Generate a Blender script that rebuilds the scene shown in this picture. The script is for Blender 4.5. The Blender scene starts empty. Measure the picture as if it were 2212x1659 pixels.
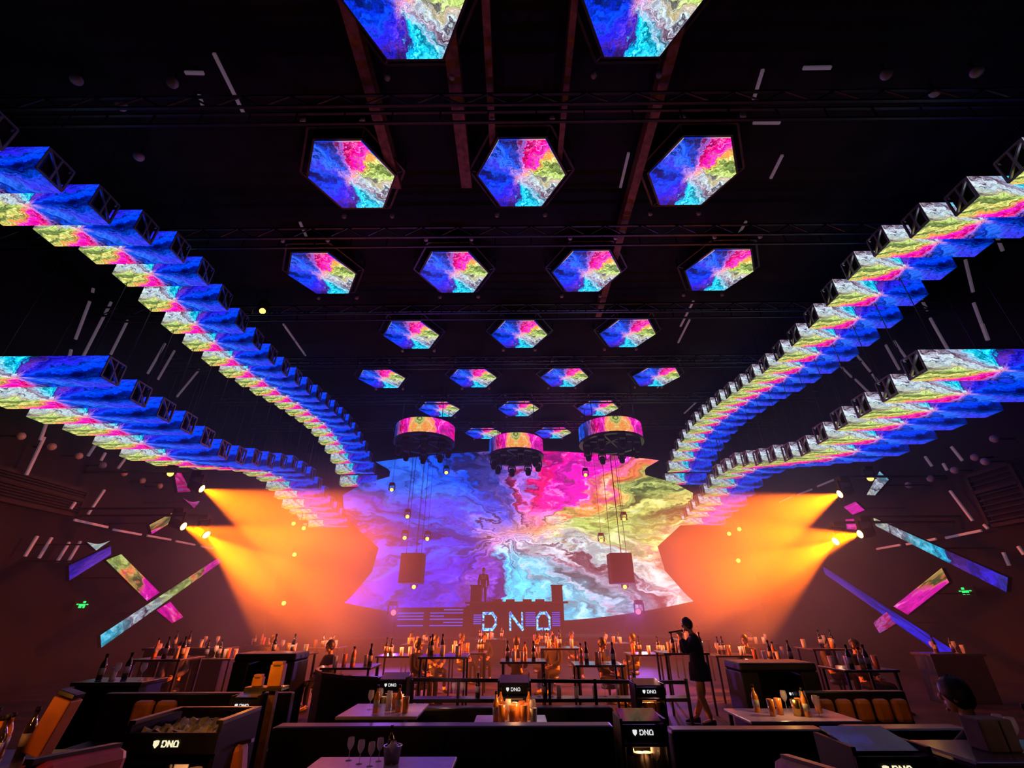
import bpy, math, random
from mathutils import Vector, Matrix
random.seed(7)
PI = math.pi
C = bpy.context.scene.collection

# ------------------------------------------------------------------ camera
CAMZ = 1.9
F_PX, THETA, ROLL, YAW = 950.0, 0.4781, -0.0045, -0.0054
cam_d = bpy.data.cameras.new('camera'); cam = bpy.data.objects.new('camera', cam_d); C.objects.link(cam)
cam_d.sensor_width = 36.0; cam_d.lens = 36.0 * F_PX / 2212.0
cam_d.clip_start = 0.05; cam_d.clip_end = 200
M_ = Matrix.Rotation(-YAW, 4, 'Z') @ Matrix.Rotation(PI / 2 + THETA, 4, 'X') @ Matrix.Rotation(ROLL, 4, 'Z')
cam.matrix_world = Matrix.Translation((0, 0, CAMZ)) @ M_
bpy.context.scene.camera = cam

def ray(x, y):
    v = M_.to_3x3() @ Vector(((x - 1106) / F_PX, (829.5 - y) / F_PX, -1.0))
    return v
def onx(x, y, X): r = ray(x, y); return r * (X / r.x) + Vector((0, 0, CAMZ))
def ony(x, y, Y): r = ray(x, y); return r * (Y / r.y) + Vector((0, 0, CAMZ))
def onz(x, y, z): r = ray(x, y); return r * ((z - CAMZ) / r.z) + Vector((0, 0, CAMZ))

# ------------------------------------------------------------------ world, exposure, renderer look
sc = bpy.context.scene
w = bpy.data.worlds.new('world'); sc.world = w; w.use_nodes = True
w.node_tree.nodes['Background'].inputs[0].default_value = (0.25, 0.2, 0.5, 1)
w.node_tree.nodes['Background'].inputs[1].default_value = 0.0
sc.view_settings.view_transform = 'Standard'; sc.view_settings.look = 'None'
sc.view_settings.gamma = 1.0; sc.view_settings.use_curve_mapping = False
sc.view_settings.exposure = 0.0
cy = sc.cycles
cy.use_denoising = True
cy.max_bounces = 4; cy.diffuse_bounces = 2; cy.glossy_bounces = 2; cy.transmission_bounces = 4
cy.volume_bounces = 0; cy.transparent_max_bounces = 8
cy.caustics_reflective = False; cy.caustics_refractive = False
cy.sample_clamp_indirect = 3.0
cy.use_adaptive_sampling = True; cy.adaptive_threshold = 0.03

# ------------------------------------------------------------------ lamps: stage beams and added haze fills
def spot(name, loc, target, power, color, angle, blend=0.3, size=0.05):
    d = bpy.data.lights.new(name, 'SPOT'); d.energy = power; d.color = color
    d.spot_size = math.radians(angle); d.spot_blend = blend; d.shadow_soft_size = size
    o = bpy.data.objects.new(name, d); C.objects.link(o); o.location = loc
    o.rotation_euler = (Vector(target) - Vector(loc)).to_track_quat('-Z', 'Y').to_euler()
    return o
ORANGE = (1.0, 0.14, 0.0)
FILL_RED = (1.0, 0.10, 0.10)
# (source pixel, wall distance X, target pixel, target depth, power, angle)
BEAMS = [
    ((422, 1050), -10.6, (640, 1140), 14.9, 23000, 46),
    ((382, 1132), -10.9, (640, 1225), 14.8, 18000, 42),
    ((436, 1147), -10.2, (620, 1300), 14.4, 14000, 36),
    ((1828, 1062), 11.0, (1600, 1150), 14.9, 23000, 44),
    ((1873, 1151), 11.3, (1620, 1200), 14.8, 18000, 38),
    ((1816, 1163), 10.6, (1600, 1290), 14.4, 14000, 36),
]
beam_pos = []
for (sp, X, tp, TY, P, A) in BEAMS:
    a = onx(sp[0], sp[1], X); b = ony(tp[0], tp[1], TY)
    beam_pos.append((a, b))
    d_ = (b - a).normalized()
    spot('beam_lamp', a + d_ * 0.32, b, P, ORANGE, A, 0.35, 0.06)
HAZE_FILLS = [((-10.5, 22.0, 7.6), (-4, 18, 0), 2900), ((10.5, 22.0, 7.6), (4, 18, 0), 2900),  # added fill lights that colour the haze, no such stage fixtures known
          ((-5.5, 22.3, 1.9), (-2, 15, 3.0), 1100), ((5.5, 22.3, 1.9), (2, 15, 3.0), 1100)]
for a, b, P in HAZE_FILLS:
    spot('haze_fill_light', a, b, P, FILL_RED if P > 2000 else (.42, .12, 1.0), 110, 0.9, 0.15)

# ------------------------------------------------------------------ node materials
def newmat(name):
    m = bpy.data.materials.new(name); m.use_nodes = True; m.node_tree.nodes.clear(); return m, m.node_tree
def pbr(name, col, rough=0.6, metal=0.0, emit=None, estr=0.0, noise=0.0, scale=8.0, trans=0.0, alpha=None, coat=0.0):
    m, t = newmat(name); n = t.nodes
    o = n.new('ShaderNodeOutputMaterial'); b = n.new('ShaderNodeBsdfPrincipled')
    b.inputs['Base Color'].default_value = (*col, 1); b.inputs['Roughness'].default_value = rough
    b.inputs['Metallic'].default_value = metal
    if trans: b.inputs['Transmission Weight'].default_value = trans
    if coat: b.inputs['Coat Weight'].default_value = coat
    if emit: b.inputs['Emission Color'].default_value = (*emit, 1); b.inputs['Emission Strength'].default_value = estr
    t.links.new(b.outputs[0], o.inputs[0])
    if noise:
        tc = n.new('ShaderNodeTexCoord'); nz = n.new('ShaderNodeTexNoise'); nz.inputs['Scale'].default_value = scale
        nz.inputs['Detail'].default_value = 4
        mp = n.new('ShaderNodeMapRange'); mp.inputs[1].default_value = .3; mp.inputs[2].default_value = .7
        mp.inputs[3].default_value = 1 - noise; mp.inputs[4].default_value = 1 + noise
        mx = n.new('ShaderNodeVectorMath'); mx.operation = 'SCALE'; mx.inputs[0].default_value = col
        t.links.new(tc.outputs['Object'], nz.inputs['Vector']); t.links.new(nz.outputs['Fac'], mp.inputs[0])
        t.links.new(mp.outputs[0], mx.inputs['Scale']); t.links.new(mx.outputs[0], b.inputs['Base Color'])
    return m
def emis(name, col, s, sampling='AUTO'):
    m, t = newmat(name); o = t.nodes.new('ShaderNodeOutputMaterial'); e = t.nodes.new('ShaderNodeEmission')
    e.inputs[0].default_value = (*col, 1); e.inputs[1].default_value = s
    t.links.new(e.outputs[0], o.inputs[0]); m.cycles.emission_sampling = sampling; return m

def burst_group():
    """Colour-powder explosion shown on every LED surface: UV -> colour."""
    g = bpy.data.node_groups.new('burst', 'ShaderNodeTree')
    g.interface.new_socket('Vector', in_out='INPUT', socket_type='NodeSocketVector')
    s = g.interface.new_socket('Detail Scale', in_out='INPUT', socket_type='NodeSocketFloat'); s.default_value = 1
    g.interface.new_socket('Color', in_out='OUTPUT', socket_type='NodeSocketColor')
    N = g.nodes.new; L = g.links.new
    gi = N('NodeGroupInput'); go = N('NodeGroupOutput')
    def vm(op, a, b=None, sc=None):
        x = N('ShaderNodeVectorMath'); x.operation = op
        for i, q in enumerate((a, b)):
            if q is None: continue
            if isinstance(q, (tuple, list)): x.inputs[i].default_value = q
            else: L(q, x.inputs[i])
        if sc is not None:
            if isinstance(sc, (int, float)): x.inputs['Scale'].default_value = sc
            else: L(sc, x.inputs['Scale'])
        return x.outputs['Value'] if op in ('LENGTH', 'DOT_PRODUCT') else x.outputs[0]
    def mt(op, a, b=None, c=None, clamp=False):
        x = N('ShaderNodeMath'); x.operation = op; x.use_clamp = clamp
        for i, q in enumerate((a, b, c)):
            if q is None: continue
            if isinstance(q, (int, float)): x.inputs[i].default_value = q
            else: L(q, x.inputs[i])
        return x.outputs[0]
    def noise(v, s, d=4, r=.55, dist=0):
        x = N('ShaderNodeTexNoise'); L(v, x.inputs['Vector']); x.inputs['Detail'].default_value = d
        x.inputs['Roughness'].default_value = r; x.inputs['Distortion'].default_value = dist
        if isinstance(s, (int, float)): x.inputs['Scale'].default_value = s
        else: L(s, x.inputs['Scale'])
        return x
    def smooth(v, a, b, lo=0., hi=1.):
        x = N('ShaderNodeMapRange'); x.interpolation_type = 'SMOOTHSTEP'; L(v, x.inputs[0])
        for i, q in enumerate((a, b, lo, hi)): x.inputs[i + 1].default_value = q
        return x.outputs[0]
    def mix(f, a, b, mode='MIX'):
        x = N('ShaderNodeMix'); x.data_type = 'RGBA'; x.blend_type = mode
        if isinstance(f, (int, float)): x.inputs[0].default_value = f
        else: L(f, x.inputs[0])
        for i, q in ((6, a), (7, b)):
            if isinstance(q, tuple): x.inputs[i].default_value = (*q, 1)
            else: L(q, x.inputs[i])
        return x.outputs[2]
    p = vm('SUBTRACT', gi.outputs['Vector'], (.5, .5, 0)); p = vm('SCALE', p, sc=2.0)
    ds = gi.outputs['Detail Scale']
    n1 = noise(p, mt('MULTIPLY', ds, 1.6), 5, .6)
    wv = vm('SUBTRACT', n1.outputs['Color'], (.5, .5, .5))
    n2 = noise(p, mt('MULTIPLY', ds, 5.0), 5, .6, .2)
    wv2 = vm('SUBTRACT', n2.outputs['Color'], (.5, .5, .5))
    q = vm('ADD', p, vm('SCALE', wv, sc=.75)); q = vm('ADD', q, vm('SCALE', wv2, sc=.30))
    q = vm('MULTIPLY', q, (1, 1, 0))
    r = vm('LENGTH', q)
    dirv = vm('NORMALIZE', q)
    st = noise(vm('ADD', vm('SCALE', dirv, sc=3.2), vm('SCALE', q, sc=.8)), mt('MULTIPLY', ds, 1.6), 5, .65, .3)
    sep = N('ShaderNodeSeparateXYZ'); L(q, sep.inputs[0])
    a = mt('ARCTAN2', sep.outputs[1], sep.outputs[0])
    a = mt('ADD', a, mt('MULTIPLY', mt('SUBTRACT', st.outputs['Fac'], .5), 1.5))
    a = mt('DIVIDE', a, 2 * PI); a = mt('FRACT', mt('ADD', a, 1.0))
    def ramp(v, stops, interp='LINEAR'):
        x = N('ShaderNodeValToRGB'); L(v, x.inputs[0]); x.color_ramp.interpolation = interp
        e = x.color_ramp.elements
        while len(e) < len(stops): e.new(.5)
        for i, (pos, c) in enumerate(stops):
            e[i].position = pos / 360.; e[i].color = (*c, 1)
        return x.outputs[0]
    hue = ramp(a, [(0, (.42, .55, .13)), (14, (.32, .50, .09)), (30, (.56, .56, .14)), (42, (1, .22, .04)), (53, (.90, .01, .55)),
                   (66, (.85, 0, .42)), (77, (.80, .0, .10)), (88, (.48, .16, .85)), (101, (.10, .08, .60)), (112, (.01, .03, .35)),
                   (124, (.0, .07, .95)), (138, (.02, .14, .90)), (152, (.04, .03, .75)), (165, (.0, .07, .85)), (178, (.0, .01, .28)),
                   (191, (.0, .03, .85)), (206, (.0, .06, .9)), (221, (.02, .01, .80)), (238, (.02, .02, .75)), (247, (.14, .03, .62)),
                   (255, (.04, .02, .22)), (263, (.0, .30, .85)), (274, (.0, .62, .95)), (287, (.01, .55, .85)), (297, (.12, .50, .68)), (308, (.38, .40, .60)),
                   (318, (.20, .07, .12)), (328, (.48, .54, .68)), (337, (.42, .60, .62)), (347, (.40, .28, .20)), (355, (.45, .60, .25)), (360, (.50, .66, .16))])
    dark = ramp(a, [(0, (0, 0, 0)), (12, (.9, .9, .9)), (24, (.0, .0, .0)), (70, (.0, .0, .0)), (92, (.6, .6, .6)), (106, (1, 1, 1)),
                    (118, (.2, .2, .2)), (165, (.1, .1, .1)), (180, (1, 1, 1)), (196, (.1, .1, .1)), (232, (.1, .1, .1)),
                    (243, (.7, .7, .7)), (258, (.9, .9, .9)), (270, (0, 0, 0)), (305, (.0, .0, .0)), (316, (.7, .7, .7)), (330, (0, 0, 0)), (360, (0, 0, 0))])
    dm = mt('MULTIPLY', smooth(r, .35, .95), mt('MULTIPLY', dark, smooth(st.outputs['Fac'], .28, .5)), clamp=True)
    core = smooth(r, .04, .30, 1, 0)
    corec = mix(smooth(n2.outputs['Fac'], .4, .6), (.95, .38, .22), (.62, .30, .85))
    col = mix(mt('MULTIPLY', core, .8), hue, corec)
    fine = noise(vm('ADD', q, vm('SCALE', dirv, sc=.5)), mt('MULTIPLY', ds, 8.), 6, .62, .35)
    br = smooth(fine.outputs['Fac'], .32, .68, .45, 1.45)
    col = mix(1.0, col, vm('SCALE', (1, 1, 1), sc=br), 'MULTIPLY')
    wisp = mt('MULTIPLY', smooth(fine.outputs['Fac'], .54, .72), mt('MULTIPLY', smooth(sep.outputs[0], -.5, .5), .5))
    col = mix(wisp, col, (.9, .85, .85))
    st2 = smooth(st.outputs['Fac'], .34, .52, .22, 1.05)
    col = mix(1.0, col, vm('SCALE', (1, 1, 1), sc=st2), 'MULTIPLY')
    col = mix(dm, col, (.0, .0, .012))
    L(col, go.inputs[0])
    return g
BURST = burst_group()
def led(name, strength, dscale=1.0, sampling='NONE', pixel=0.0):
    m, t = newmat(name); n = t.nodes
    o = n.new('ShaderNodeOutputMaterial'); e = n.new('ShaderNodeEmission'); u = n.new('ShaderNodeUVMap'); u.uv_map = 'UVMap'
    g = n.new('ShaderNodeGroup'); g.node_tree = BURST; g.inputs['Detail Scale'].default_value = dscale
    t.links.new(u.outputs[0], g.inputs[0]); t.links.new(g.outputs[0], e.inputs[0])
    e.inputs[1].default_value = strength
    gl = n.new('ShaderNodeBsdfGlossy'); gl.inputs['Roughness'].default_value = .35; gl.inputs[0].default_value = (.03, .03, .03, 1)
    ad = n.new('ShaderNodeAddShader'); t.links.new(e.outputs[0], ad.inputs[0]); t.links.new(gl.outputs[0], ad.inputs[1])
    t.links.new(ad.outputs[0], o.inputs[0]); m.cycles.emission_sampling = sampling
    return m
def glitter(name):
    m, t = newmat(name); n = t.nodes
    o = n.new('ShaderNodeOutputMaterial'); e = n.new('ShaderNodeEmission'); tc = n.new('ShaderNodeTexCoord')
    v = n.new('ShaderNodeTexNoise'); v.inputs['Scale'].default_value = 9; v.inputs['Detail'].default_value = 3
    r = n.new('ShaderNodeValToRGB'); e_ = r.color_ramp.elements
    e_[0].position = .4; e_[0].color = (0, .05, .6, 1); e_[1].position = .6; e_[1].color = (.3, .95, 1, 1)
    x = e_.new(.5); x.color = (.0, .45, .9, 1)
    t.links.new(tc.outputs['Object'], v.inputs['Vector']); t.links.new(v.outputs['Fac'], r.inputs[0]); t.links.new(r.outputs[0], e.inputs[0])
    e.inputs[1].default_value = 1.5; t.links.new(e.outputs[0], o.inputs[0]); m.cycles.emission_sampling = 'NONE'
    return m

M = dict(
    black=pbr('black_paint', (.012, .012, .014), .5, noise=.3),
    ceil=pbr('ceiling_black', (.009, .009, .014), .7, noise=.5, scale=1.5),
    wallm=pbr('wall_dark', (.010, .007, .010), .6, noise=.6, scale=.7),
    floorm=pbr('floor_dark', (.035, .022, .024), .6, noise=.5, scale=2.0),
    metal=pbr('dark_metal', (.05, .05, .06), .4, .8, noise=.2),
    alu=pbr('truss_metal', (.30, .29, .31), .4, .8, noise=.2),
    orange_brown=pbr('brown_beam', (.22, .09, .05), .6, .2, noise=.4),
    leather=pbr('black_leather', (.012, .009, .010), .45, noise=.4, scale=5),
    tan=pbr('amber_leather', (.62, .20, .05), .5, noise=.25, scale=6),
    white=pbr('white_lamp', (.5, .48, .5), .4),
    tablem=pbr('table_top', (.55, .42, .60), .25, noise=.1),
    tabled=pbr('dark_table', (.06, .045, .05), .2, noise=.3),
    skin=pbr('skin', (.55, .30, .21), .5, noise=.1),
    cloth=pbr('black_cloth', (.012, .011, .013), .8, noise=.4, scale=12),
    cloth2=pbr('grey_cloth', (.032, .026, .03), .8, noise=.3, scale=12),
    cloth3=pbr('pale_cloth', (.13, .10, .10), .8, noise=.2, scale=12),
    amber_lit=pbr('amber_lit_cloth', (.80, .36, .04), .7, noise=.25, scale=8),  # amber side light painted into black cloth
    hair=pbr('dark_hair', (.018, .011, .009), .5, noise=.4, scale=30),
    glass=pbr('clear_glass', (.85, .80, .80), .08, trans=.0),
    amber=pbr('amber_liquid', (.85, .32, .05), .15, emit=(1, .35, .05), estr=.25),
    gold=pbr('gold_metal', (.85, .62, .15), .25, 1.0),
    tube=pbr('tube_diffuser', (.55, .5, .55), .5, emit=(.55, .42, .55), estr=.10),  # weak emission stands in for room light falling on the unlit tubes
    bulb=emis('orange_lens', (1, .50, .10), 18.0, 'NONE'),
    bulbs=emis('small_orange_lens', (1, .40, .05), 6.0, 'NONE'),
    green=emis('exit_green', (.02, .9, .15), 1.6, 'NONE'),
    logo=emis('logo_cream', (1, .88, .55), 1.0, 'NONE'),
    logow=emis('logo_white', (.9, .88, .9), .9, 'NONE'),
    blueline=emis('blue_line', (.02, .08, .85), 1.0, 'NONE'),
    cup=emis('warm_glow', (1.0, .36, .12), .8, 'NONE'),
    led_hex=led('led_hexagon', 1.5, 1.35), led_main=led('led_main', 1.5, 1.0, 'NONE'),
    led_box=led('led_light_box', 1.35, 1.1), led_band=led('led_band', .85, .9), led_ring=led('led_ring', 1.1, 1.2),
    glit=glitter('glitter_blue'),
)

for k_ in ('cloth', 'cloth2', 'cloth3', 'wallm', 'ceil', 'black', 'floorm'):
    [n_ for n_ in M[k_].node_tree.nodes if n_.type == 'BSDF_PRINCIPLED'][0].inputs['Specular IOR Level'].default_value = .12
# ------------------------------------------------------------------ mesh helpers
class MB:
    def __init__(s): s.v = []; s.f = []; s.uv = {}; s.sm = set()
    def add(s, vs, fs, uvs=None, smooth=False):
        b = len(s.v); s.v += [tuple(v) for v in vs]
        for i, f in enumerate(fs):
            if uvs and uvs[i]: s.uv[len(s.f)] = uvs[i]
            if smooth: s.sm.add(len(s.f))
            s.f.append(tuple(b + j for j in f))
        return s
    def box(s, c, d, rot=None):
        x, y, z = d[0] / 2, d[1] / 2, d[2] / 2
        vs = [Vector((a * x, b * y, e * z)) for a in (-1, 1) for b in (-1, 1) for e in (-1, 1)]
        if rot is not None: vs = [rot @ v for v in vs]
        c = Vector(c)
        return s.add([c + v for v in vs], [(0, 1, 3, 2), (4, 6, 7, 5), (0, 4, 5, 1), (2, 3, 7, 6), (0, 2, 6, 4), (1, 5, 7, 3)])
    def bar(s, a, b, w, h=None, n=4, up=Vector((0, 0, 1))):
        a, b = Vector(a), Vector(b); h = h or w; t = (b - a).normalized()
        if abs(t.dot(up)) > .98: up = Vector((0, 1, 0))
        x = t.cross(up).normalized(); y = x.cross(t)
        vs = []
        for p in (a, b):
            for i in range(n):
                an = 2 * PI * (i + .5) / n; k = 1 / math.cos(PI / n) if n == 4 else 1
                vs.append(p + x * (w / 2 * k * math.cos(an)) + y * (h / 2 * k * math.sin(an)))
        fs = [tuple(reversed(range(n))), tuple(range(n, 2 * n))] + [(i, (i + 1) % n, n + (i + 1) % n, n + i) for i in range(n)]
        return s.add(vs, fs, smooth=False)
    def lathe(s, prof, c=(0, 0, 0), n=12, rot=None):
        c = Vector(c); vs = []
        for r, z in prof:
            for i in range(n):
                an = 2 * PI * i / n; v = Vector((r * math.cos(an), r * math.sin(an), z))
                vs.append(c + (rot @ v if rot is not None else v))
        fs = []
        for k in range(len(prof) - 1):
            for i in range(n):
                fs.append((k * n + i, k * n + (i + 1) % n, (k + 1) * n + (i + 1) % n, (k + 1) * n + i))
        fs.append(tuple(reversed(range(n)))); m = (len(prof) - 1) * n; fs.append(tuple(range(m, m + n)))
        return s.add(vs, fs, smooth=True)
    def prism(s, poly, z0, z1, fn=lambda p, z: (p[0], p[1], z)):
        n = len(poly)
        return s.add([fn(p, z0) for p in poly] + [fn(p, z1) for p in poly],
                     [tuple(reversed(range(n))), tuple(range(n, 2 * n))] + [(i, (i + 1) % n, n + (i + 1) % n, n + i) for i in range(n)])
    def ball(s, c, r, seg=10, ring=6, sc=(1, 1, 1)):
        prof = [(max(1e-4, math.sin(PI * k / ring)) * r, -math.cos(PI * k / ring) * r) for k in range(ring + 1)]
        b = len(s.v); s.lathe(prof, (0, 0, 0), seg)
        for i in range(b, len(s.v)):
            v = s.v[i]; s.v[i] = (c[0] + v[0] * sc[0], c[1] + v[1] * sc[1], c[2] + v[2] * sc[2])
        return s
    def build(s, name, mat, parent=None, bevel=0):
        me = bpy.data.meshes.new(name); me.from_pydata(s.v, [], s.f)
        if s.uv:
            ul = me.uv_layers.new(name='UVMap')
            for i, p in enumerate(me.polygons):
                if i in s.uv:
                    for li, uv in zip(p.loop_indices, s.uv[i]): ul.data[li].uv = uv
        for i in s.sm: me.polygons[i].use_smooth = True
        me.materials.append(mat); o = bpy.data.objects.new(name, me); C.objects.link(o)
        if parent is not None: o.parent = parent
        if bevel:
            b = o.modifiers.new('bevel', 'BEVEL'); b.width = bevel; b.segments = 2; b.limit_method = 'ANGLE'
        return o
def tag(o, label=None, cat=None, group=None, kind=None):
    if label: o['label'] = label
    if cat: o['category'] = cat
    if group: o['group'] = group
    if kind: o['kind'] = kind
    return o
def empty(name, loc, label=None, cat=None, group=None, rz=0):
    o = bpy.data.objects.new(name, None); C.objects.link(o); o.location = loc; o.rotation_euler = (0, 0, rz)
    o.empty_display_size = .1
    return tag(o, label, cat, group)
def dup(root, loc, rz=0, label=None, group=None, scale=None, cat=None):
    def cp(o, par):
        c = o.copy(); C.objects.link(c)
        if par is not None: c.parent = par
        for ch in list(kids.get(o.name, [])): cp(ch, c)
        return c
    kids = {}
    def collect(o):
        kids[o.name] = list(o.children)
        for ch in o.children: collect(ch)
    collect(root)
    r = cp(root, None); r.location = loc; r.rotation_euler = (0, 0, rz)
    if scale: r.scale = (scale,) * 3 if isinstance(scale, (int, float)) else scale
    return tag(r, label, cat, group)
ORD = ['first', 'second', 'third', 'fourth', 'fifth', 'sixth', 'seventh', 'eighth', 'ninth', 'tenth', 'eleventh', 'twelfth', 'thirteenth',
       'fourteenth', 'fifteenth', 'sixteenth', 'seventeenth', 'eighteenth', 'nineteenth', 'twentieth', 'twenty-first', 'twenty-second',
       'twenty-third', 'twenty-fourth', 'twenty-fifth', 'twenty-sixth', 'twenty-seventh', 'twenty-eighth', 'twenty-ninth', 'thirtieth']

# ------------------------------------------------------------------ room shell
WX, YB, YN, ZC = 14.5, 29.0, -4.0, 11.7
def struct(name, mb, mat): return tag(mb.build(name, mat), kind='structure')
struct('floor', MB().box((0, (YB + YN) / 2, -.1), (2 * WX + .4, YB - YN + .4, .2)), M['floorm'])
struct('ceiling', MB().box((0, (YB + YN) / 2, ZC + .1), (2 * WX + .4, YB - YN + .4, .2)), M['ceil'])
struct('wall_left', MB().box((-WX - .1, (YB + YN) / 2, ZC / 2), (.2, YB - YN + .4, ZC)), M['wallm'])
struct('wall_right', MB().box((WX + .1, (YB + YN) / 2, ZC / 2), (.2, YB - YN + .4, ZC)), M['wallm'])
struct('wall_back', MB().box((0, YB + .1, ZC / 2), (2 * WX, .2, ZC)), M['black'])
struct('wall_rear', MB().box((0, YN - .1, ZC / 2), (2 * WX, .2, ZC)), M['wallm'])

# ------------------------------------------------------------------ hexagonal LED ceiling panels
HZ = CAMZ + 9.3
SX = 9.3 / 2.2671; X0 = .053 * SX; D0 = 1.7251 * SX; RH = .2527 * SX; SY = .8357 * SX
def hexagon(R, rot=0): return [(R * math.cos(PI / 3 * i + rot), R * math.sin(PI / 3 * i + rot)) for i in range(6)]
def make_hex():
    root = empty('hexagonal_screen', (0, 0, 0))
    h = hexagon(RH)
    # image as seen from below, top of picture towards the camera
    fl = [(x, y, 0.0) for x, y in h]
    uv = [(.5 + x / RH / 2, .5 - y / RH / 2) for x, y in h]
    m = MB().add(fl, [tuple(reversed(range(6)))], [list(reversed(uv))])
    top = [(x, y, .03) for x, y in h]
    m.add(top, [tuple(range(6))])
    for i in range(6):
        j = (i + 1) % 6; m.add([fl[i], fl[j], top[j], top[i]], [(0, 1, 2, 3)])
    m.build('screen', M['led_hex'], root)
    hb = MB().prism(hexagon(RH + .06), .035, .20); hb.build('housing', M['metal'], root)
    fr = MB()
    H = hexagon(RH * 1.22)
    for i in range(6): fr.bar((*H[i], .22), (*H[(i + 1) % 6], .22), .05)
    for i in range(0, 6): fr.bar((*H[i], .22), (*hexagon(RH + .02)[i], .15), .03)
    for i in (0, 3): fr.bar((*H[i], .22), (*H[i], ZC - HZ), .03)
    fr.build('hanging_frame', M['metal'], root)
    for i in (1, 2, 4, 5):
        x, y = H[i]; x *= 1.02; y *= 1.18
        MB().lathe([(.05, .14), (.06, .05), (.055, 0.0)], (x, y, .1), 10).build('lamp_can', M['white'], root)
    return root
hx = make_hex(); first = True
ROWS = [(-1, [-.5, .5]), (0, [-1, 0, 1]), (1, [-1.5, -.5, .5, 1.5]), (2, [-1, 0, 1]), (3, [-1.5, -.5, .5, 1.5]), (4, [-1, 0, 1]), (5, [-.5, .5])]
rown = ['row nearest the camera', 'second row from the camera', 'third row from the camera', 'fourth row from the camera',
        'fifth row from the camera', 'sixth row from the camera', 'far row before the big screen']
for (k, cols), rn in zip(ROWS, rown):
    for i, c in enumerate(cols):
        loc = (X0 + c * SX, D0 + k * SY, HZ)
        n_ = {2: ['left', 'right'], 3: ['left', 'middle', 'right'], 4: ['leftmost', 'inner left', 'inner right', 'rightmost']}[len(cols)][i]
        lb = 'multicoloured hexagonal LED ceiling screen, %s one in the %s' % (n_, rn)
        if first: hx.location = loc; tag(hx, lb, 'screen', 'hexagonal ceiling screens'); first = False
        else: dup(hx, loc, 0, lb, 'hexagonal ceiling screens', cat='screen')
hx['category'] = 'screen'

# ------------------------------------------------------------------ the four waves of LED light boxes
def make_box(L, side, Hh=.56, Dd=.52):
    """origin: inner top front edge; side=+1 the box runs to +X"""
    root = empty('led_light_box', (0, 0, 0))
    x0, x1 = (0, L) if side > 0 else (-L, 0)
    f = MB(); NSEG = 1
    f.add([(x0, 0, 0), (x1, 0, 0), (x1, 0, -Hh), (x0, 0, -Hh)], [(3, 2, 1, 0)], [[(1.12, .47), (-.3, .47), (-.3, 0.03), (1.12, 0.03)]])
    f.build('front_screen', M['led_box'], root)
    b = MB().add([(x0, .001, -Hh), (x1, .001, -Hh), (x1, Dd, -Hh), (x0, Dd, -Hh)], [(0, 3, 2, 1)], [[(1.25, .5), (1.25, .97), (-.3, .97), (-.3, .5)]])
    b.build('bottom_screen', M['led_box'], root)
    e = MB()
    for x in (x0, x1):
        s = .02
        for a_, b_ in (((x, .02, -.02), (x, .02, -Hh + .02)), ((x, Dd - .02, -.02), (x, Dd - .02, -Hh + .02)), ((x, .02, -.02), (x, Dd - .02, -.02)),
                       ((x, .02, -Hh + .02), (x, Dd - .02, -Hh + .02)), ((x, .02, -.02), (x, Dd - .02, -Hh + .02)), ((x, Dd / 2, -.02), (x, Dd / 2, -Hh + .02))):
            e.bar(a_, b_, .035)
    e.bar((x0, Dd - .02, -.02), (x1, Dd - .02, -.02), .04)
    e.build('end_frame', M['alu'], root)
    c = MB().box(((x0 + x1) / 2, Dd * .55, -Hh * .5 + .05), (abs(x1 - x0) - .1, Dd * .7, Hh * .75)); c.build('cabinet', M['black'], root)
    for x in (x0 + .5, x1 - .5): MB().bar((x, Dd / 2, -.05), (x, Dd / 2, 1.0), .012).build('hanging_wire', M['metal'], root)
    return root
CH = 1.25
UP = [(3.2, 5.75), (3.9, 5.9), (4.72, 6.09), (5.22, 6.27), (5.89, 6.58), (6.56, 6.74), (7.31, 6.72), (8.03, 6.57), (8.92, 6.5), (9.82, 6.48), (10.69, 6.51), (11.53, 6.61),
      (12.37, 6.7), (13.27, 6.83), (14.18, 6.93), (14.96, 6.98), (15.76, 7.05), (16.55, 7.05), (18.16, 6.82), (18.96, 6.61), (19.69, 6.35),
      (20.23, 6.11), (21.06, 5.63)]
LO = [(7.09, 4.34), (7.5, 4.26), (7.92, 4.22), (8.26, 4.19), (8.76, 4.2), (9.36, 4.2), (10.28, 4.1), (11.18, 4.03), (12.1, 4.28), (12.94, 4.44),
      (14.48, 4.84), (15.98, 4.92), (16.72, 4.74), (17.5, 4.59), (18.23, 4.33), (18.95, 4.27), (19.55, 4.2), (20.01, 4.1), (20.8, 3.9)]
def interp(T, d):
    for (a, z), (b, y) in zip(T, T[1:]):
        if a <= d <= b: return z + (y - z) * (d - a) / (b - a)
    return T[-1][1]
for side, sn in ((-1, 'left'), (1, 'right')):
    for T, nm, X, L, ds in ((UP, 'upper', 7.04 * CH, 2.3, .76), (LO, 'lower', 7.44 * CH, 2.45, .75)):
        proto = make_box(L, side); d = T[0][0]; i = 0
        while d <= 20.9:
            Xs = X if side > 0 else (8.42 if nm == 'upper' else 9.75)
            loc = (X0 * .8 + side * Xs, d * CH, CAMZ + interp(T, d) * CH)
            lb = 'colourful LED light box, %s from the camera in the %s %s wave' % (ORD[i], nm, sn)
            gp = '%s %s wave of LED light boxes' % (nm, sn)
            sx = (1.07 if side > 0 else .95) if nm == 'upper' else max(1.0, 1.5 - (d - T[0][0]) * .055)
            if i == 0: o = proto; proto.location = loc; proto.scale = (sx, 1, 1); tag(proto, lb, 'light box', gp)
            else: o = dup(proto, loc, 0, lb, gp, (sx, 1, 1)); o['category'] = 'light box'
            for ch in o.children:
                if ch.name.startswith('hanging_wire'): ch.scale = (1, 1, ZC + .02 - loc[2])
            d += ds; i += 1

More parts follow.
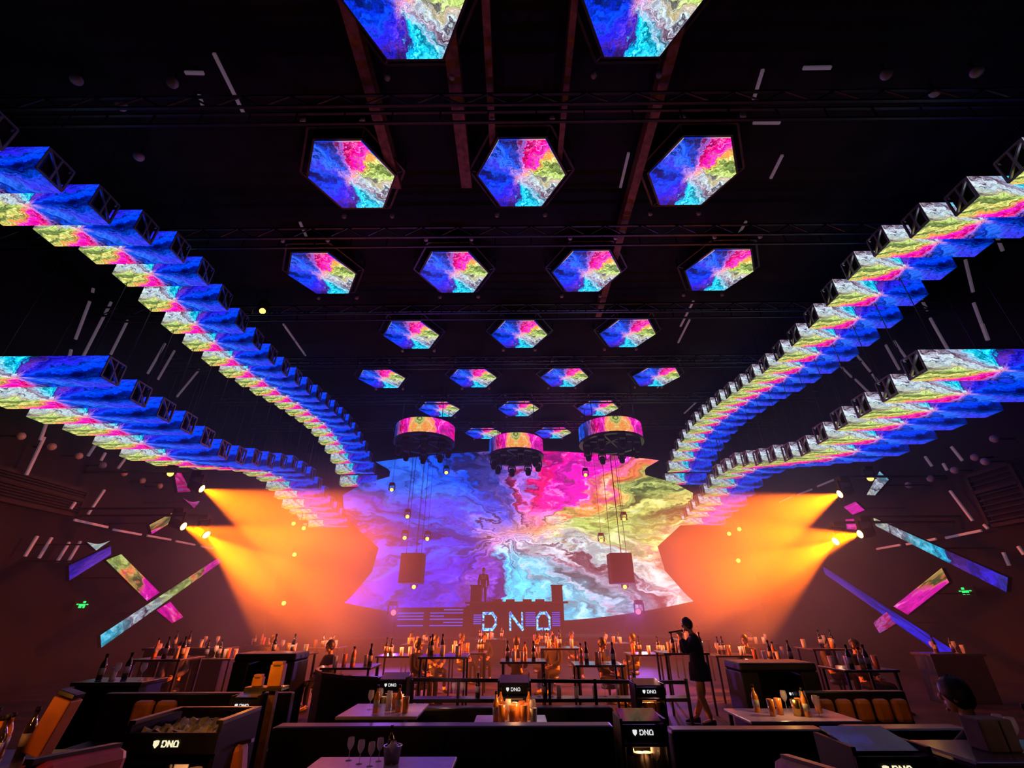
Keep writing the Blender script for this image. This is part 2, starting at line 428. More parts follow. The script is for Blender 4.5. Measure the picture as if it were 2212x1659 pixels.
# ------------------------------------------------------------------ main screen
def main_screen():
    Y = 26.6; NX, NZ = 48, 50
    def halfw(v):   # v 0 bottom, 1 top
        pts = [(0, 9.2), (.05, 8.8), (.2, 7.9), (.36, 7.7), (.45, 8.6), (.58, 9.9), (.74, 10.2), (.82, 9.2), (.88, 7.6), (.93, 7.6), (1, 8.6)]
        for (a, p), (b, q) in zip(pts, pts[1:]):
            if a <= v <= b: return p + (q - p) * (v - a) / (b - a)
    zb = lambda u: CAMZ - .55 + .95 * u * u
    zt = lambda u: CAMZ + 9.1 - 1.0 * u * u
    vs = []; uvs = []
    for j in range(NZ + 1):
        v = j / NZ
        for i in range(NX + 1):
            u = -1 + 2 * i / NX; x = u * halfw(v) + .15; z = zb(u) + (zt(u) - zb(u)) * v
            vs.append((x, Y - .9 * u * u, z)); uvs.append((.5 + x / 21.5, .5 + (z - CAMZ - 4.1) / 10.8))
    m = MB(); fs = []; fu = []
    for j in range(NZ):
        for i in range(NX):
            a = j * (NX + 1) + i; q = (a, a + 1, a + NX + 2, a + NX + 1); fs.append(q); fu.append([uvs[t] for t in q])
    m.add(vs, fs, fu)
    root = empty('stage_screen', (0, 0, 0), 'huge curved LED stage screen showing a rainbow powder explosion', 'screen')
    m.build('display', M['led_main'], root)
    b = MB(); n = len(vs); vb = [(x, y + .12, z) for x, y, z in vs]
    b.add(vb, [tuple(reversed(f)) for f in fs])
    b.build('backing', M['black'], root)
    for j in (0, NZ):
        fr = MB()
        for i in range(NX): fr.bar(Vector(vs[j * (NX + 1) + i]) + Vector((0, .06, 0)), Vector(vs[j * (NX + 1) + i + 1]) + Vector((0, .06, 0)), .14)
        fr.build('edge_frame', M['metal'], root)
    for x in (-6, 6): MB().bar((x, Y + .3, 0), (x, Y + .3, 4), .3).build('support_post', M['metal'], root)
main_screen()

# ------------------------------------------------------------------ ceiling beams, tubes, wall lamps
def plank(name, a, b, w, h, mat, label, cat, group):
    a, b = Vector(a), Vector(b); c = (a + b) / 2
    o = MB().bar(a - c, b - c, w, h).build(name, mat); o.location = c
    return tag(o, label, cat, group)
for i, (x, y0, y1, wd) in enumerate([(-2.9, 1.0, 7.5, .22), (-1.15, 1.0, 7.5, .26), (-.45, 1.5, 6.5, .14), (1.1, 1.5, 7.0, .12), (3.05, 2.5, 13.0, .2)]):  # orange light on the catwalk ladders is put into the brown
    plank('ceiling_beam', (x, y0, ZC - .22), (x, y1, ZC - .22), wd, .34, M['orange_brown'],
          'ceiling catwalk beam painted brown for orange light, %s from the left' % ORD[i], 'beam', 'brown ceiling beams')
for i, y in enumerate((5.2, 8.65, 12.05, 15.5, 18.95, 22.4)):
    b = MB()
    for dz in (0, .35):
        for dy in (0, .35): b.bar((-WX + .05, dy, dz), (WX - .05, dy, dz), .05)
    for k in range(28):
        x = -14.0 + k; b.bar((x, 0, 0), (x + .5, 0, .35), .03); b.bar((x + .5, 0, .35), (x + 1, 0, 0), .03); b.bar((x + .5, .35, 0), (x + .5, .35, .35), .03)
    o = b.build('lighting_truss', M['metal']); o.location = (0, y, ZC - .85)
    tag(o, 'black box truss crossing the ceiling, %s from the camera' % ORD[i], 'truss', 'ceiling trusses')
CT = [((462, 115), (528, 248)), ((1648, 150), (1628, 215)), ((1735, 147), (1795, 146)), ((1627, 265), (1685, 265)), ((1612, 478), (1595, 507)),
      ((648, 480), (662, 512)), ((1498, 650), (1470, 705)), ((400, 157), (440, 158)), ((1358, 330), (1340, 405)), ((612, 700), (660, 768)), ((1690, 335), (1665, 385)), ((430, 205), (438, 228)),
      ((1442, 800), (1420, 838)), ((1490, 690), (1465, 740)), ((1505, 868), (1478, 893))]
for i, (p, q) in enumerate(CT):
    plank('ceiling_tube', onz(*p, ZC - .03), onz(*q, ZC - .03), .06, .05, M['tube'],
          'dim grey tube under the black ceiling, %s of these from the left' % ORD[sorted(range(len(CT)), key=lambda k: CT[k][0][0]).index(i)], 'tube', 'ceiling tubes')
LT = [((194, 651), (163, 733)), ((154, 755), (145, 789)), ((241, 651), (172, 785)), ((296, 651), (283, 674)), ((276, 692), (239, 766)), ((212, 562), (200, 632)),
      ((358, 740), (319, 807)), ((378, 756), (341, 820)), ((445, 781), (382, 857)), ((104, 905), (87, 951)), ((96, 944), (57, 1026)),
      ((227, 930), (190, 985)), ((228, 978), (218, 995)), ((287, 968), (255, 1012)), ((337, 975), (383, 997)), ((394, 1002), (436, 1020)), ((226, 1058), (190, 1111)),
      ((163, 1085), (153, 1099)), ((160, 1123), (233, 1139)), ((244, 1144), (305, 1155)), ((318, 1157), (369, 1166)), ((380, 1169), (421, 1177)), ((434, 1180), (459, 1185)),
      ((81, 1158), (54, 1202)), ((112, 1161), (84, 1206)), ((150, 1171), (123, 1214)), ((174, 1169), (147, 1214))]
RT = [((2016, 700), (2052, 762)), ((2122, 700), (2135, 735)), ((1931, 736), (1969, 790)), ((1913, 745), (1943, 799)), ((1850, 766), (1880, 803)), ((1884, 808), (1901, 831)),
      ((1811, 786), (1840, 815)), ((1847, 819), (1877, 848)), ((2052, 1060), (2101, 1125)), ((2125, 1133), (2134, 1142)), ((2037, 1001), (2046, 1016)), ((1998, 986), (2013, 1007)),
      ((2055, 965), (2079, 995)), ((2043, 1162), (2120, 1146)), ((1958, 1176), (2022, 1164)), ((1894, 1186), (1945, 1177)), ((1766, 1051), (1802, 1036)), ((1723, 1069), (1754, 1057)),
      ((1684, 1085), (1711, 1073)), ((2082, 548), (2102, 631)), ((2103, 654), (2133, 735)), ((2150, 503), (2166, 542)), ((1981, 631), (2004, 671)), ((2009, 687), (2050, 760)),
      ((2199, 1180), (2212, 1198)), ((2167, 1193), (2180, 1222))]
for T, X, sn in ((LT, -14.1, 'left'), (RT, 14.1, 'right')):
    order = sorted(range(len(T)), key=lambda k: T[k][0][1])
    for i, (p, q) in enumerate(T):
        a, b = onx(*p, X), onx(*q, X)
        if a.z > ZC - .1: t = (ZC - .1 - b.z) / (a.z - b.z); a = b + (a - b) * t
        plank('wall_tube', a, b, .05, .07, M['tube'], 'slim pinkish grey tube on the %s wall, %s counting downwards' % (sn, ORD[order.index(i)]), 'tube', 'light tubes on the %s wall' % sn)
GL = [(45, 942), (112, 965), (170, 985), (222, 1005), (268, 1022), (308, 1038), (345, 1050), (262, 228), (165, 172), (372, 178), (300, 338)]
GR = [(2106, 988), (2128, 997), (2062, 1016), (2010, 1034), (1963, 1048), (2148, 948), (2020, 198), (2110, 155), (1915, 160)]
for T, X, sn in ((GL, -13.95, 'left'), (GR, 13.95, 'right')):
    order = sorted(range(len(T)), key=lambda k: T[k][0])
    for i, p in enumerate(T):
        c = onx(*p, X)
        if c.z > ZC - .3: c = onz(*p, ZC - .3)
        r = empty('globe_lamp', c, 'unlit white globe lamp at the %s side, %s from the left of that side' % (sn, ORD[order.index(i)]), 'lamp', 'globe lamps at the %s side' % sn)
        MB().ball((0, 0, 0), .11, 14, 8).build('globe', M['white'], r)
        d = Vector((.56 * (1 if X > 0 else -1), 0, 0)) if c.z < ZC - .5 else Vector((0, 0, .31))
        MB().bar((0, 0, 0), d, .06, n=8).build('bracket', M['metal'], r)
# grey ventilation panels
for (p, q, X, sn) in (((30, 1018), (135, 1108), -14.3, 'left'), ((2120, 1020), (2205, 1125), 14.3, 'right')):
    a = onx(*p, X); b = onx(*q, X); ca = (a + b) / 2; wy = abs(a.y - b.y) + 1.0; hz = abs(a.z - b.z)
    r = empty('air_vent', ca, 'large dim grey louvred vent panel on the %s wall' % sn, 'vent')
    f = MB()
    for s in (-1, 1): f.box((0, s * wy / 2, 0), (.12, .1, hz)); f.box((0, 0, s * hz / 2), (.12, wy, .1))
    f.box((0, 0, hz * .15), (.12, wy, .08)); f.build('frame', M['cloth2'], r)
    l = MB()
    for k in range(9): l.box((0, 0, -hz * .42 + k * hz * .1), (.06, wy - .1, .03))
    l.build('louvre', M['cloth2'], r)
# exit signs
for (p, X, sn) in (((175, 1307), -14.2, 'left'), ((2088, 1278), 14.2, 'right')):
    c = onx(*p, X); r = empty('exit_sign', c, 'small glowing green exit sign on the %s wall' % sn, 'sign', 'green exit signs')
    s = 1 if X < 0 else -1
    MB().box((0, 0, 0), (.06, .62, .30)).build('case', M['black'], r)
    g = MB()
    # running figure and arrow pictogram
    g.box((.04 * s, 0, .0), (.02, .22, .06)); g.box((.04 * s, .05, .09), (.02, .08, .06)); g.box((.04 * s, -.06, -.06), (.02, .09, .05)); g.box((.04 * s, .08, -.05), (.02, .06, .07))
    g.box((.04 * s, .18, .02), (.02, .06, .03)); g.box((.04 * s, -.18, .02), (.02, .06, .03))
    g.build('pictogram', M['green'], r)

# ------------------------------------------------------------------ LED bands zigzagging over the side walls
def band(name, pts, X, a0, a1, label, r0=.34, r1=.34):
    """pts: a0 a1 (start edge) b0 b1 (end edge) as picture points on the plane X"""
    A0, A1, B0, B1 = [onx(*p, X) for p in pts]; n = 14
    c = (A0 + A1 + B0 + B1) / 4; vs = []; uvs = []
    s = -1 if X > 0 else 1
    for k in range(n + 1):
        t = k / n; an = math.radians(a0 + (a1 - a0) * t); rr = r0 + (r1 - r0) * t
        for P, Q, e in ((A0, B0, .06), (A1, B1, -.06)):
            vs.append(P.lerp(Q, t) - c); uvs.append((.5 + (rr + e) * math.cos(an), .5 + (rr + e) * math.sin(an)))
    root = empty(name, c, label, 'LED band', 'LED bands on the side walls')
    m = MB(); fs = [(2 * k, 2 * k + 1, 2 * k + 3, 2 * k + 2) for k in range(n)]
    m.add(vs, fs, [[uvs[i] for i in f] for f in fs]); m.build('display', M['led_band'], root)
    b = MB(); D = Vector((-.12 * s, 0, 0)); q = [vs[0], vs[1], vs[-1], vs[-2]]
    E = Vector((-.01 * s, 0, 0))
    b.add([v + E for v in q] + [v + D for v in q], [(4, 5, 6, 7), (0, 1, 5, 4), (1, 2, 6, 5), (2, 3, 7, 6), (3, 0, 4, 7), (3, 2, 1, 0)])
    b.build('casing', M['black'], root)
    k = MB(); cc = Vector((0, 0, 0)); k.bar(cc + D * .9, Vector(((-(WX - .02) if X < 0 else WX - .02) - c.x, 0, 0)), .04); k.build('wall_bracket', M['metal'], root)
BX = 12.6
band('led_band', [(149, 1222), (150, 1254), (240, 1179), (240, 1198)], -BX, 238, 252, 'short dim purple LED band at the far left beside the exit sign')
band('led_band', [(229, 1210), (262, 1197), (318, 1298), (345, 1280)], -BX, 372, 416, 'LED band running from cream to magenta down the left wall')
band('led_band', [(338, 1318), (368, 1300), (372, 1346), (396, 1333)], -BX, 64, 72, 'short crimson LED band low on the left wall')
band('led_band', [(217, 1372), (219, 1399), (470, 1206), (478, 1214)], -BX, 282, 428, 'long LED band rising from cyan to pink on the left wall')
band('led_band', [(323, 1134), (328, 1154), (374, 1107), (370, 1128)], -BX, 400, 394, 'short orange LED band under the beam lamps on the left wall')
band('led_band', [(188, 1171), (208, 1189), (212, 1177), (238, 1168)], -BX, 336, 330, 'small pale teal LED piece above the purple band on the left wall')
band('led_band', [(376, 1020), (384, 1064), (392, 1022), (412, 1062)], -BX, 442, 436, 'pink LED piece high on the left wall beside the top lamp')
band('led_band', [(394, 1074), (420, 1098), (410, 1086), (432, 1082)], -BX, 440, 450, 'small violet LED piece between the lamps on the left wall')
band('led_band', [(345, 985), (352, 1000), (385, 990), (370, 1005)], -BX, 318, 300, 'pale lilac LED piece just under the lower left wave')
band('led_band', [(1776, 1222), (1782, 1240), (2078, 1417), (2074, 1444)], BX, 250, 226, 'long violet LED band falling to the right on the right wall')
band('led_band', [(1930, 1310), (1961, 1328), (2034, 1227), (2050, 1258)], BX, 415, 398, 'wide pink and coral LED band crossing the right wall')
band('led_band', [(1886, 1345), (1900, 1368), (1915, 1322), (1938, 1346)], BX, 448, 440, 'dim lilac LED piece under the crossing on the right wall')
band('led_band', [(1886, 1118), (1892, 1136), (2177, 1248), (2174, 1279)], BX, 345, 215, 'long LED band going from cream to blue high on the right wall', .36, .42)
band('led_band', [(1872, 1069), (1890, 1070), (1900, 1018), (1920, 1036)], BX, 336, 300, 'pale teal LED piece beside the top lamp on the right wall')
band('led_band', [(1822, 1095), (1842, 1112), (1848, 1084), (1868, 1102)], BX, 412, 408, 'small magenta LED piece right of the beam lamps')
band('led_band', [(1826, 1122), (1830, 1143), (1856, 1120), (1850, 1144)], BX, 425, 430, 'small crimson LED piece beside the lower beam lamps on the right')

# ------------------------------------------------------------------ moving heads
V = Vector
M['fill_lens'] = emis('haze_fill_lens', (1, .12, .1), 2.0, 'NONE')  # glowing lens of the added haze fills
def moving_head(loc, aim, label, group, lens, sc_=1.0):
    r = empty('moving_head_lamp', loc, label, 'stage light', group)
    r.scale = (sc_,) * 3
    d = Vector(aim).normalized(); q = d.to_track_quat('Z', 'Y').to_matrix()
    MB().box((0, 0, .42), (.34, .30, .16)).build('base', M['black'], r, .02)
    y = MB(); y.bar((-.2, 0, .36), (-.2, 0, -.04), .05, .12); y.bar((.2, 0, .36), (.2, 0, -.04), .05, .12); y.bar((-.22, 0, .34), (.22, 0, .34), .12, .05)
    y.build('yoke', M['black'], r)
    hd_ = MB().lathe([(.08, -.22), (.14, -.18), (.15, 0), (.14, .12), (.155, .2), (.15, .24)], (0, 0, 0), 14, q).build('head', M['black'], r)
    MB().lathe([(.001, .235), (.12, .245), (.10, .262), (.04, .275)], (0, 0, 0), 14, q).build('lens', lens, hd_)
    return r
nb = ['top', 'lower outer', 'lower inner'] * 2
for i, (a, b) in enumerate(beam_pos):
    moving_head(a, b - a, 'bright orange beam lamp, the %s one on the %s side' % (nb[i], 'left' if i < 3 else 'right'), 'bright beam lamps', M['bulb'], 1.0)
    plank('lamp_pipe', (a.x, a.y, a.z + .5), (WX if a.x > 0 else -WX, a.y, a.z + .5), .07, .07, M['metal'],
          'dark pipe holding the %s beam lamp on the %s side' % (nb[i], 'left' if i < 3 else 'right'), 'pipe', 'pipes holding the beam lamps')
for i, (a, b, P) in enumerate(HAZE_FILLS):  # fixture models for the added haze fills
    q = V(b) - V(a)
    r = moving_head(V(a) - q.normalized() * .3, q, 'added haze fill light aimed at the floor from the %s of the stage' % ['upper left', 'upper right', 'low left', 'low right'][i], 'added haze fill lights', M['fill_lens'])
    MB().bar((0, 0, .5), (0, 0, (ZC - a[2] - .2) if i < 2 else -(a[2] - q.normalized().z * .3) + .02), .03).build('hanging_pipe' if i < 2 else 'floor_pipe', M['metal'], r)
SM = [(634, 1131), (656, 1141), (636, 1198), (613, 1303), (846, 1058), (880, 1116), (923, 1164), (874, 1162), (894, 1268), (1348, 1122), (1299, 1168),
      (1575, 1153), (1597, 1143), (1595, 1211), (1265, 1026), (964, 1021), (567, 672), (368, 1023), (1880, 1033), (1560, 1060), (1350, 1268)]
for i, p in enumerate(SM):
    Y = 25.0 if 700 < p[0] < 1560 else (24.0 if 500 < p[0] < 1700 and p[1] > 1000 else 15.0)
    c = ony(*p, Y)
    if c.z > ZC - .6: c = onz(*p, ZC - .6)
    o_ = sorted(range(len(SM)), key=lambda k: SM[k][0]).index(i)
    r = moving_head(c, Vector((0, 0, CAMZ)) - c, 'small orange stage light before the screen, %s from the left' % ORD[o_], 'small stage lights', M['bulbs'], .8)
    k = MB().bar((0, 0, .5), (0, 0, (ZC - c.z) / .8), .02); k.build('hanging_pipe', M['metal'], r)
for p, tx in (((846, 1058), (-9, 25, 9)), ((880, 1116), (-10, 25, 8.2)), ((923, 1164), (-11, 25, 7)), ((894, 1268), (-14, 24, 3.4))):
    a = ony(*p, 24.9); spot('small_beam_lamp', a + Vector((0, -.25, 0)), tx, 900, ORANGE, 16, .5, .03)

# ------------------------------------------------------------------ LED ring chandeliers with lamps
def ring(loc, R, label):
    r = empty('led_ring_chandelier', loc, label, 'chandelier', 'LED ring chandeliers'); n = 36; h = .72
    for a0, a1 in ((0, 12), (12, 24), (24, 36)):
        m = MB()
        for k in range(a0, a1):
            t0, t1 = 2 * PI * k / n, 2 * PI * (k + 1) / n
            p = [(R * math.cos(t0), R * math.sin(t0)), (R * math.cos(t1), R * math.sin(t1))]
            an = [math.radians(34 + 100 * max(0, -math.cos(q)) ** 2 + 26 * max(0, math.cos(q))) for q in (t0, t1)]
            u0, u1 = .5 + .44 * math.cos(an[0]), .5 + .44 * math.cos(an[1])
            w0, w1 = .5 + .44 * math.sin(an[0]), .5 + .44 * math.sin(an[1])
            m.add([(*p[0], 0), (*p[1], 0), (*p[1], h), (*p[0], h)], [(0, 1, 2, 3)], [[(u0, w0), (u1, w1), (u1 * .8 + .1, w1 * .8 + .1), (u0 * .8 + .1, w0 * .8 + .1)]])
        m.build('led_panel', M['led_ring'], r)
    b = MB()
    vs = []
    for rr, z in ((R - .02, .02), (R - .02, h), (R - .14, h), (R - .14, -.12), (R + .03, -.12), (R + .03, -.01), (R - .02, -.01)):
        vs.append((rr, z))
    k = len(vs); V = []; F = []
    for i in range(n):
        t = 2 * PI * i / n
        for rr, z in vs: V.append((rr * math.cos(t), rr * math.sin(t), z))
    for i in range(n):
        for j in range(k):
            a = i * k + j; b2 = i * k + (j + 1) % k; c2 = ((i + 1) % n) * k + (j + 1) % k; d2 = ((i + 1) % n) * k + j
            F.append((a, d2, c2, b2))
    b.add(V, F); b.build('ring_frame', M['metal'], r)
    s = MB()
    for i in range(3): a = PI * i / 3; s.bar((R * .93 * math.cos(a), R * .93 * math.sin(a), .05), (-R * .93 * math.cos(a), -R * .93 * math.sin(a), .05), .08)
    s.build('spokes', M['metal'], r)
    for i in range(4):
        a = PI / 4 + PI / 2 * i; w_ = MB().bar((R * .93 * math.cos(a), R * .93 * math.sin(a), h), (R * .93 * math.cos(a), R * .93 * math.sin(a), ZC - loc[2]), .03); w_.build('hanging_wire', M['metal'], r)
    for i in range(8):
        a = 2 * PI * i / 8 + .2; x, y = R * .82 * math.cos(a), R * .82 * math.sin(a)
        f = MB().box((x, y, -.18), (.3, .28, .14)); f.bar((x - .17, y, -.2), (x - .17, y, -.5), .05); f.bar((x + .17, y, -.2), (x + .17, y, -.5), .05)
        f.build('lamp_yoke', M['black'], r)
        MB().lathe([(.09, -.72), (.13, -.66), (.15, -.5), (.12, -.34)], (x, y, 0), 10).build('lamp_head', M['black'], r)
for px, py, R, nm, Y in ((917, 955, 1.42, 'left', 20.0), (1320, 955, 1.5, 'right', 20.0), (1115, 985, 1.32, 'middle', 20.6)):
    c = ony(px, py, Y); ring((c.x, c.y, c.z), R, 'round black chandelier wrapped in a coloured LED strip, the %s of the three' % nm)

# ------------------------------------------------------------------ hanging loudspeakers
for px, nm in ((891, 'left'), (1340, 'right')):
    c = ony(px, 1228, 21.5); r = empty('hanging_loudspeaker', c, 'dark box loudspeaker hung on wires before the screen, the %s one' % nm, 'loudspeaker', 'hanging loudspeakers')
    MB().box((0, 0, 0), (1.0, .8, 1.25)).build('cabinet', M['cloth2'], r, .03)
    MB().box((0, -.41, 0), (.9, .03, 1.15)).build('grille', M['cloth'], r)
    for s in (-.35, .1, .35):
        MB().bar((s, 0, .62), (s * .9, .0, ZC - c.z), .022).build('wire', M['metal'], r)

# ------------------------------------------------------------------ letters D N A of the house, in strokes
def glyphs(mb_maker, h, t, depth, place):
    """three strokes letters as shown on the booth; place(x, z, mb) -> world"""
    out = []
    w_ = h * .92; g = h * .36
    G = [[((0, 1), (.70, 1)), ((.70, 1), (.95, .72)), ((.95, .72), (.95, .28)), ((.95, .28), (.70, 0)), ((.70, 0), (0, 0)), ((.02, 1.0), (.02, .62)), ((.02, .30), (.02, 0))],
         [((0, 0), (0, 1)), ((0, 1), (.92, 0)), ((.92, 0), (.92, 1))],
         [((0, 0), (0, .70)), ((0, .70), (.25, 1)), ((.25, 1), (.68, 1)), ((.68, 1), (.92, .70)), ((.92, .70), (.92, 0)), ((0, .02), (.34, .02)), ((.58, .02), (.92, .02))]]
    for i, strokes in enumerate(G):
        m = mb_maker()
        for (a, b) in strokes:
            A = Vector((i * (w_ + g) + a[0] * w_, 0, a[1] * h)); B = Vector((i * (w_ + g) + b[0] * w_, 0, b[1] * h))
            e = (B - A).normalized() * t * .45
            m.bar(A - e, B + e, depth, t, up=Vector((0, 1, 0))) if abs((B - A).normalized().z) > .9 else m.bar(A - e, B + e, depth if False else depth, t)
        out.append(m)
    return out
def shield(m, x, z, s):
    m.prism([(x, z - s * .6), (x + s * .42, z - s * .15), (x + s * .45, z + s * .4), (x + s * .1, z + s * .5), (x, z + s * .35), (x - s * .1, z + s * .5), (x - s * .45, z + s * .4), (x - s * .42, z - s * .15)], -.004, .004,
            lambda p, y: (p[0], y, p[1]))

# ------------------------------------------------------------------ stage and booth
SY0 = 23.0
r = empty('stage_platform', (0, 24.6, 0), 'low black stage platform under the big screen', 'stage')
MB().box((0, 0, .45), (15, 3.2, .9)).build('deck', M['cloth'], r, .03)
MB().box((0, -1.62, .86), (15, .05, .06)).build('front_edge', M['metal'], r)
bl = ony(1043, 1360, SY0); br_ = ony(1190, 1360, SY0); tl = ony(1043, 1322, SY0)
LW = br_.x - bl.x; LH = tl.z - bl.z
r = empty('dj_booth', (bl.x + LW / 2, SY0, 0), 'black DJ booth with three glittering blue letters on its front', 'DJ booth')
MB().box((0, .5, (tl.z + .35) / 2), (LW + 1.3, .8, tl.z + .35)).build('front_panel', M['black'], r, .02)
MB().box((0, .45, tl.z + .39), (LW + 1.7, 1.1, .08)).build('desk_top', M['metal'], r)
hh = LH * .92; ww = hh * .92; gg = (LW - 3 * ww) / 2
for i, m in enumerate(glyphs(MB, hh, hh * .17, .08, None)):
    m.v = [(x - i * (ww + hh * .36) + i * (ww + gg) - LW / 2, y + .04, z + bl.z) for x, y, z in m.v]
    m.build('letter', M['glit'], r)
for k in range(7):
    z = bl.z + .15 + k * hh / 7.5
    for x0, x1 in ((-LW / 2 - .45, -LW / 2 - .08), (-LW / 2 + ww + .12, -LW / 2 + ww + gg - .12) if k > 9 else (LW / 2 - ww - gg + .1, LW / 2 - ww - .08), (LW / 2 + .08, LW / 2 + .45)):
        if k in (0, 6) and x0 < 0: continue
        MB().box(((x0 + x1) / 2, .08, z), (x1 - x0, .03, .045)).build('light_line', M['blueline'], r)
for s in (-1, 1):
    f = MB().box((s * 1.95, .5, tl.z + .75), (.5, .45, .72)); f.box((s * 1.95, .5, tl.z + 1.13), (.56, .5, .05)); f.build('monitor_speaker', M['cloth2'], r)
for i, x in enumerate((-.9, -.3, .5, 1.1)):
    MB().box((x, .35, tl.z + .48), (.42, .5, .10)).build('mixing_deck', M['metal'], r)
# side lounge with blue light lines
a = ony(858, 1325, SY0); b = ony(1003, 1345, SY0)
r = empty('light_line_rail', (0, SY0 + .2, 0), 'low rail with blue horizontal light lines left of the booth', 'rail')
for k in range(6):
    z = 2.0 - k * .13
    for x0, x1 in ((a.x, a.x + 1.2), (a.x + 1.5, a.x + 2.15), (b.x - 1.0, b.x - .1)):
        if (k + int(x0 * 3)) % 4 == 0: continue
        MB().box(((x0 + x1) / 2, 0, z), (x1 - x0, .03, .045)).build('light_line', M['blueline'], r)
MB().box(((a.x + b.x) / 2, .1, 1.05), (b.x - a.x + .4, .1, 2.1)).build('rail_panel', M['black'], r)

# ------------------------------------------------------------------ people
def skin_mesh(chains, sub=1):
    """chains: list of [(pos, radius), ...]; the first point of later chains may reuse an index given as int"""
    vs = []; es = []; rs = []
    for ch in chains:
        prev = None
        for p in ch:
            if isinstance(p, int): prev = p; continue
            vs.append(p[0]); rs.append(p[1]); i = len(vs) - 1
            if prev is not None: es.append((prev, i))
            prev = i
    me = bpy.data.meshes.new('tmp'); me.from_pydata([tuple(v) for v in vs], es, [])
    o = bpy.data.objects.new('tmp', me); C.objects.link(o)
    sm = o.modifiers.new('s', 'SKIN'); sm.use_smooth_shade = True
    for i, rr in enumerate(rs):
        q = rr if isinstance(rr, tuple) else (rr, rr)
        me.skin_vertices[0].data[i].radius = q
    for i in range(len(vs)): me.skin_vertices[0].data[i].use_root = (i == 0)
    sb = o.modifiers.new('b', 'SUBSURF'); sb.levels = sub; sb.render_levels = sub
    dg = bpy.context.evaluated_depsgraph_get(); dg.update()
    out = bpy.data.meshes.new_from_object(o.evaluated_get(dg))
    bpy.data.objects.remove(o); bpy.data.meshes.remove(me)
    return out
def link_mesh(name, me, mat, parent):
    me.materials.clear(); me.materials.append(mat); me.name = name
    for p in me.polygons: p.use_smooth = True
    o = bpy.data.objects.new(name, me); C.objects.link(o); o.parent = parent; return o
V = Vector
def lerp(a, b, t): return Vector(a).lerp(Vector(b), t)
def limb_pts(a, b, ra, rb, n=2): return [(lerp(a, b, k / n), ra + (rb - ra) * k / n) for k in range(1, n + 1)]
def hand_chains(base_idx, wrist, d, side, palm_n, curl=.6, s=1.0):
    """d: direction of the hand, palm_n: palm normal, side: thumb side"""
    d, side, pn = Vector(d).normalized(), Vector(side).normalized(), Vector(palm_n).normalized()
    pal = wrist + d * .055 * s
    ch = [[base_idx, (pal, (.034 * s, .020 * s))]]
    return ch, pal, d, side, pn
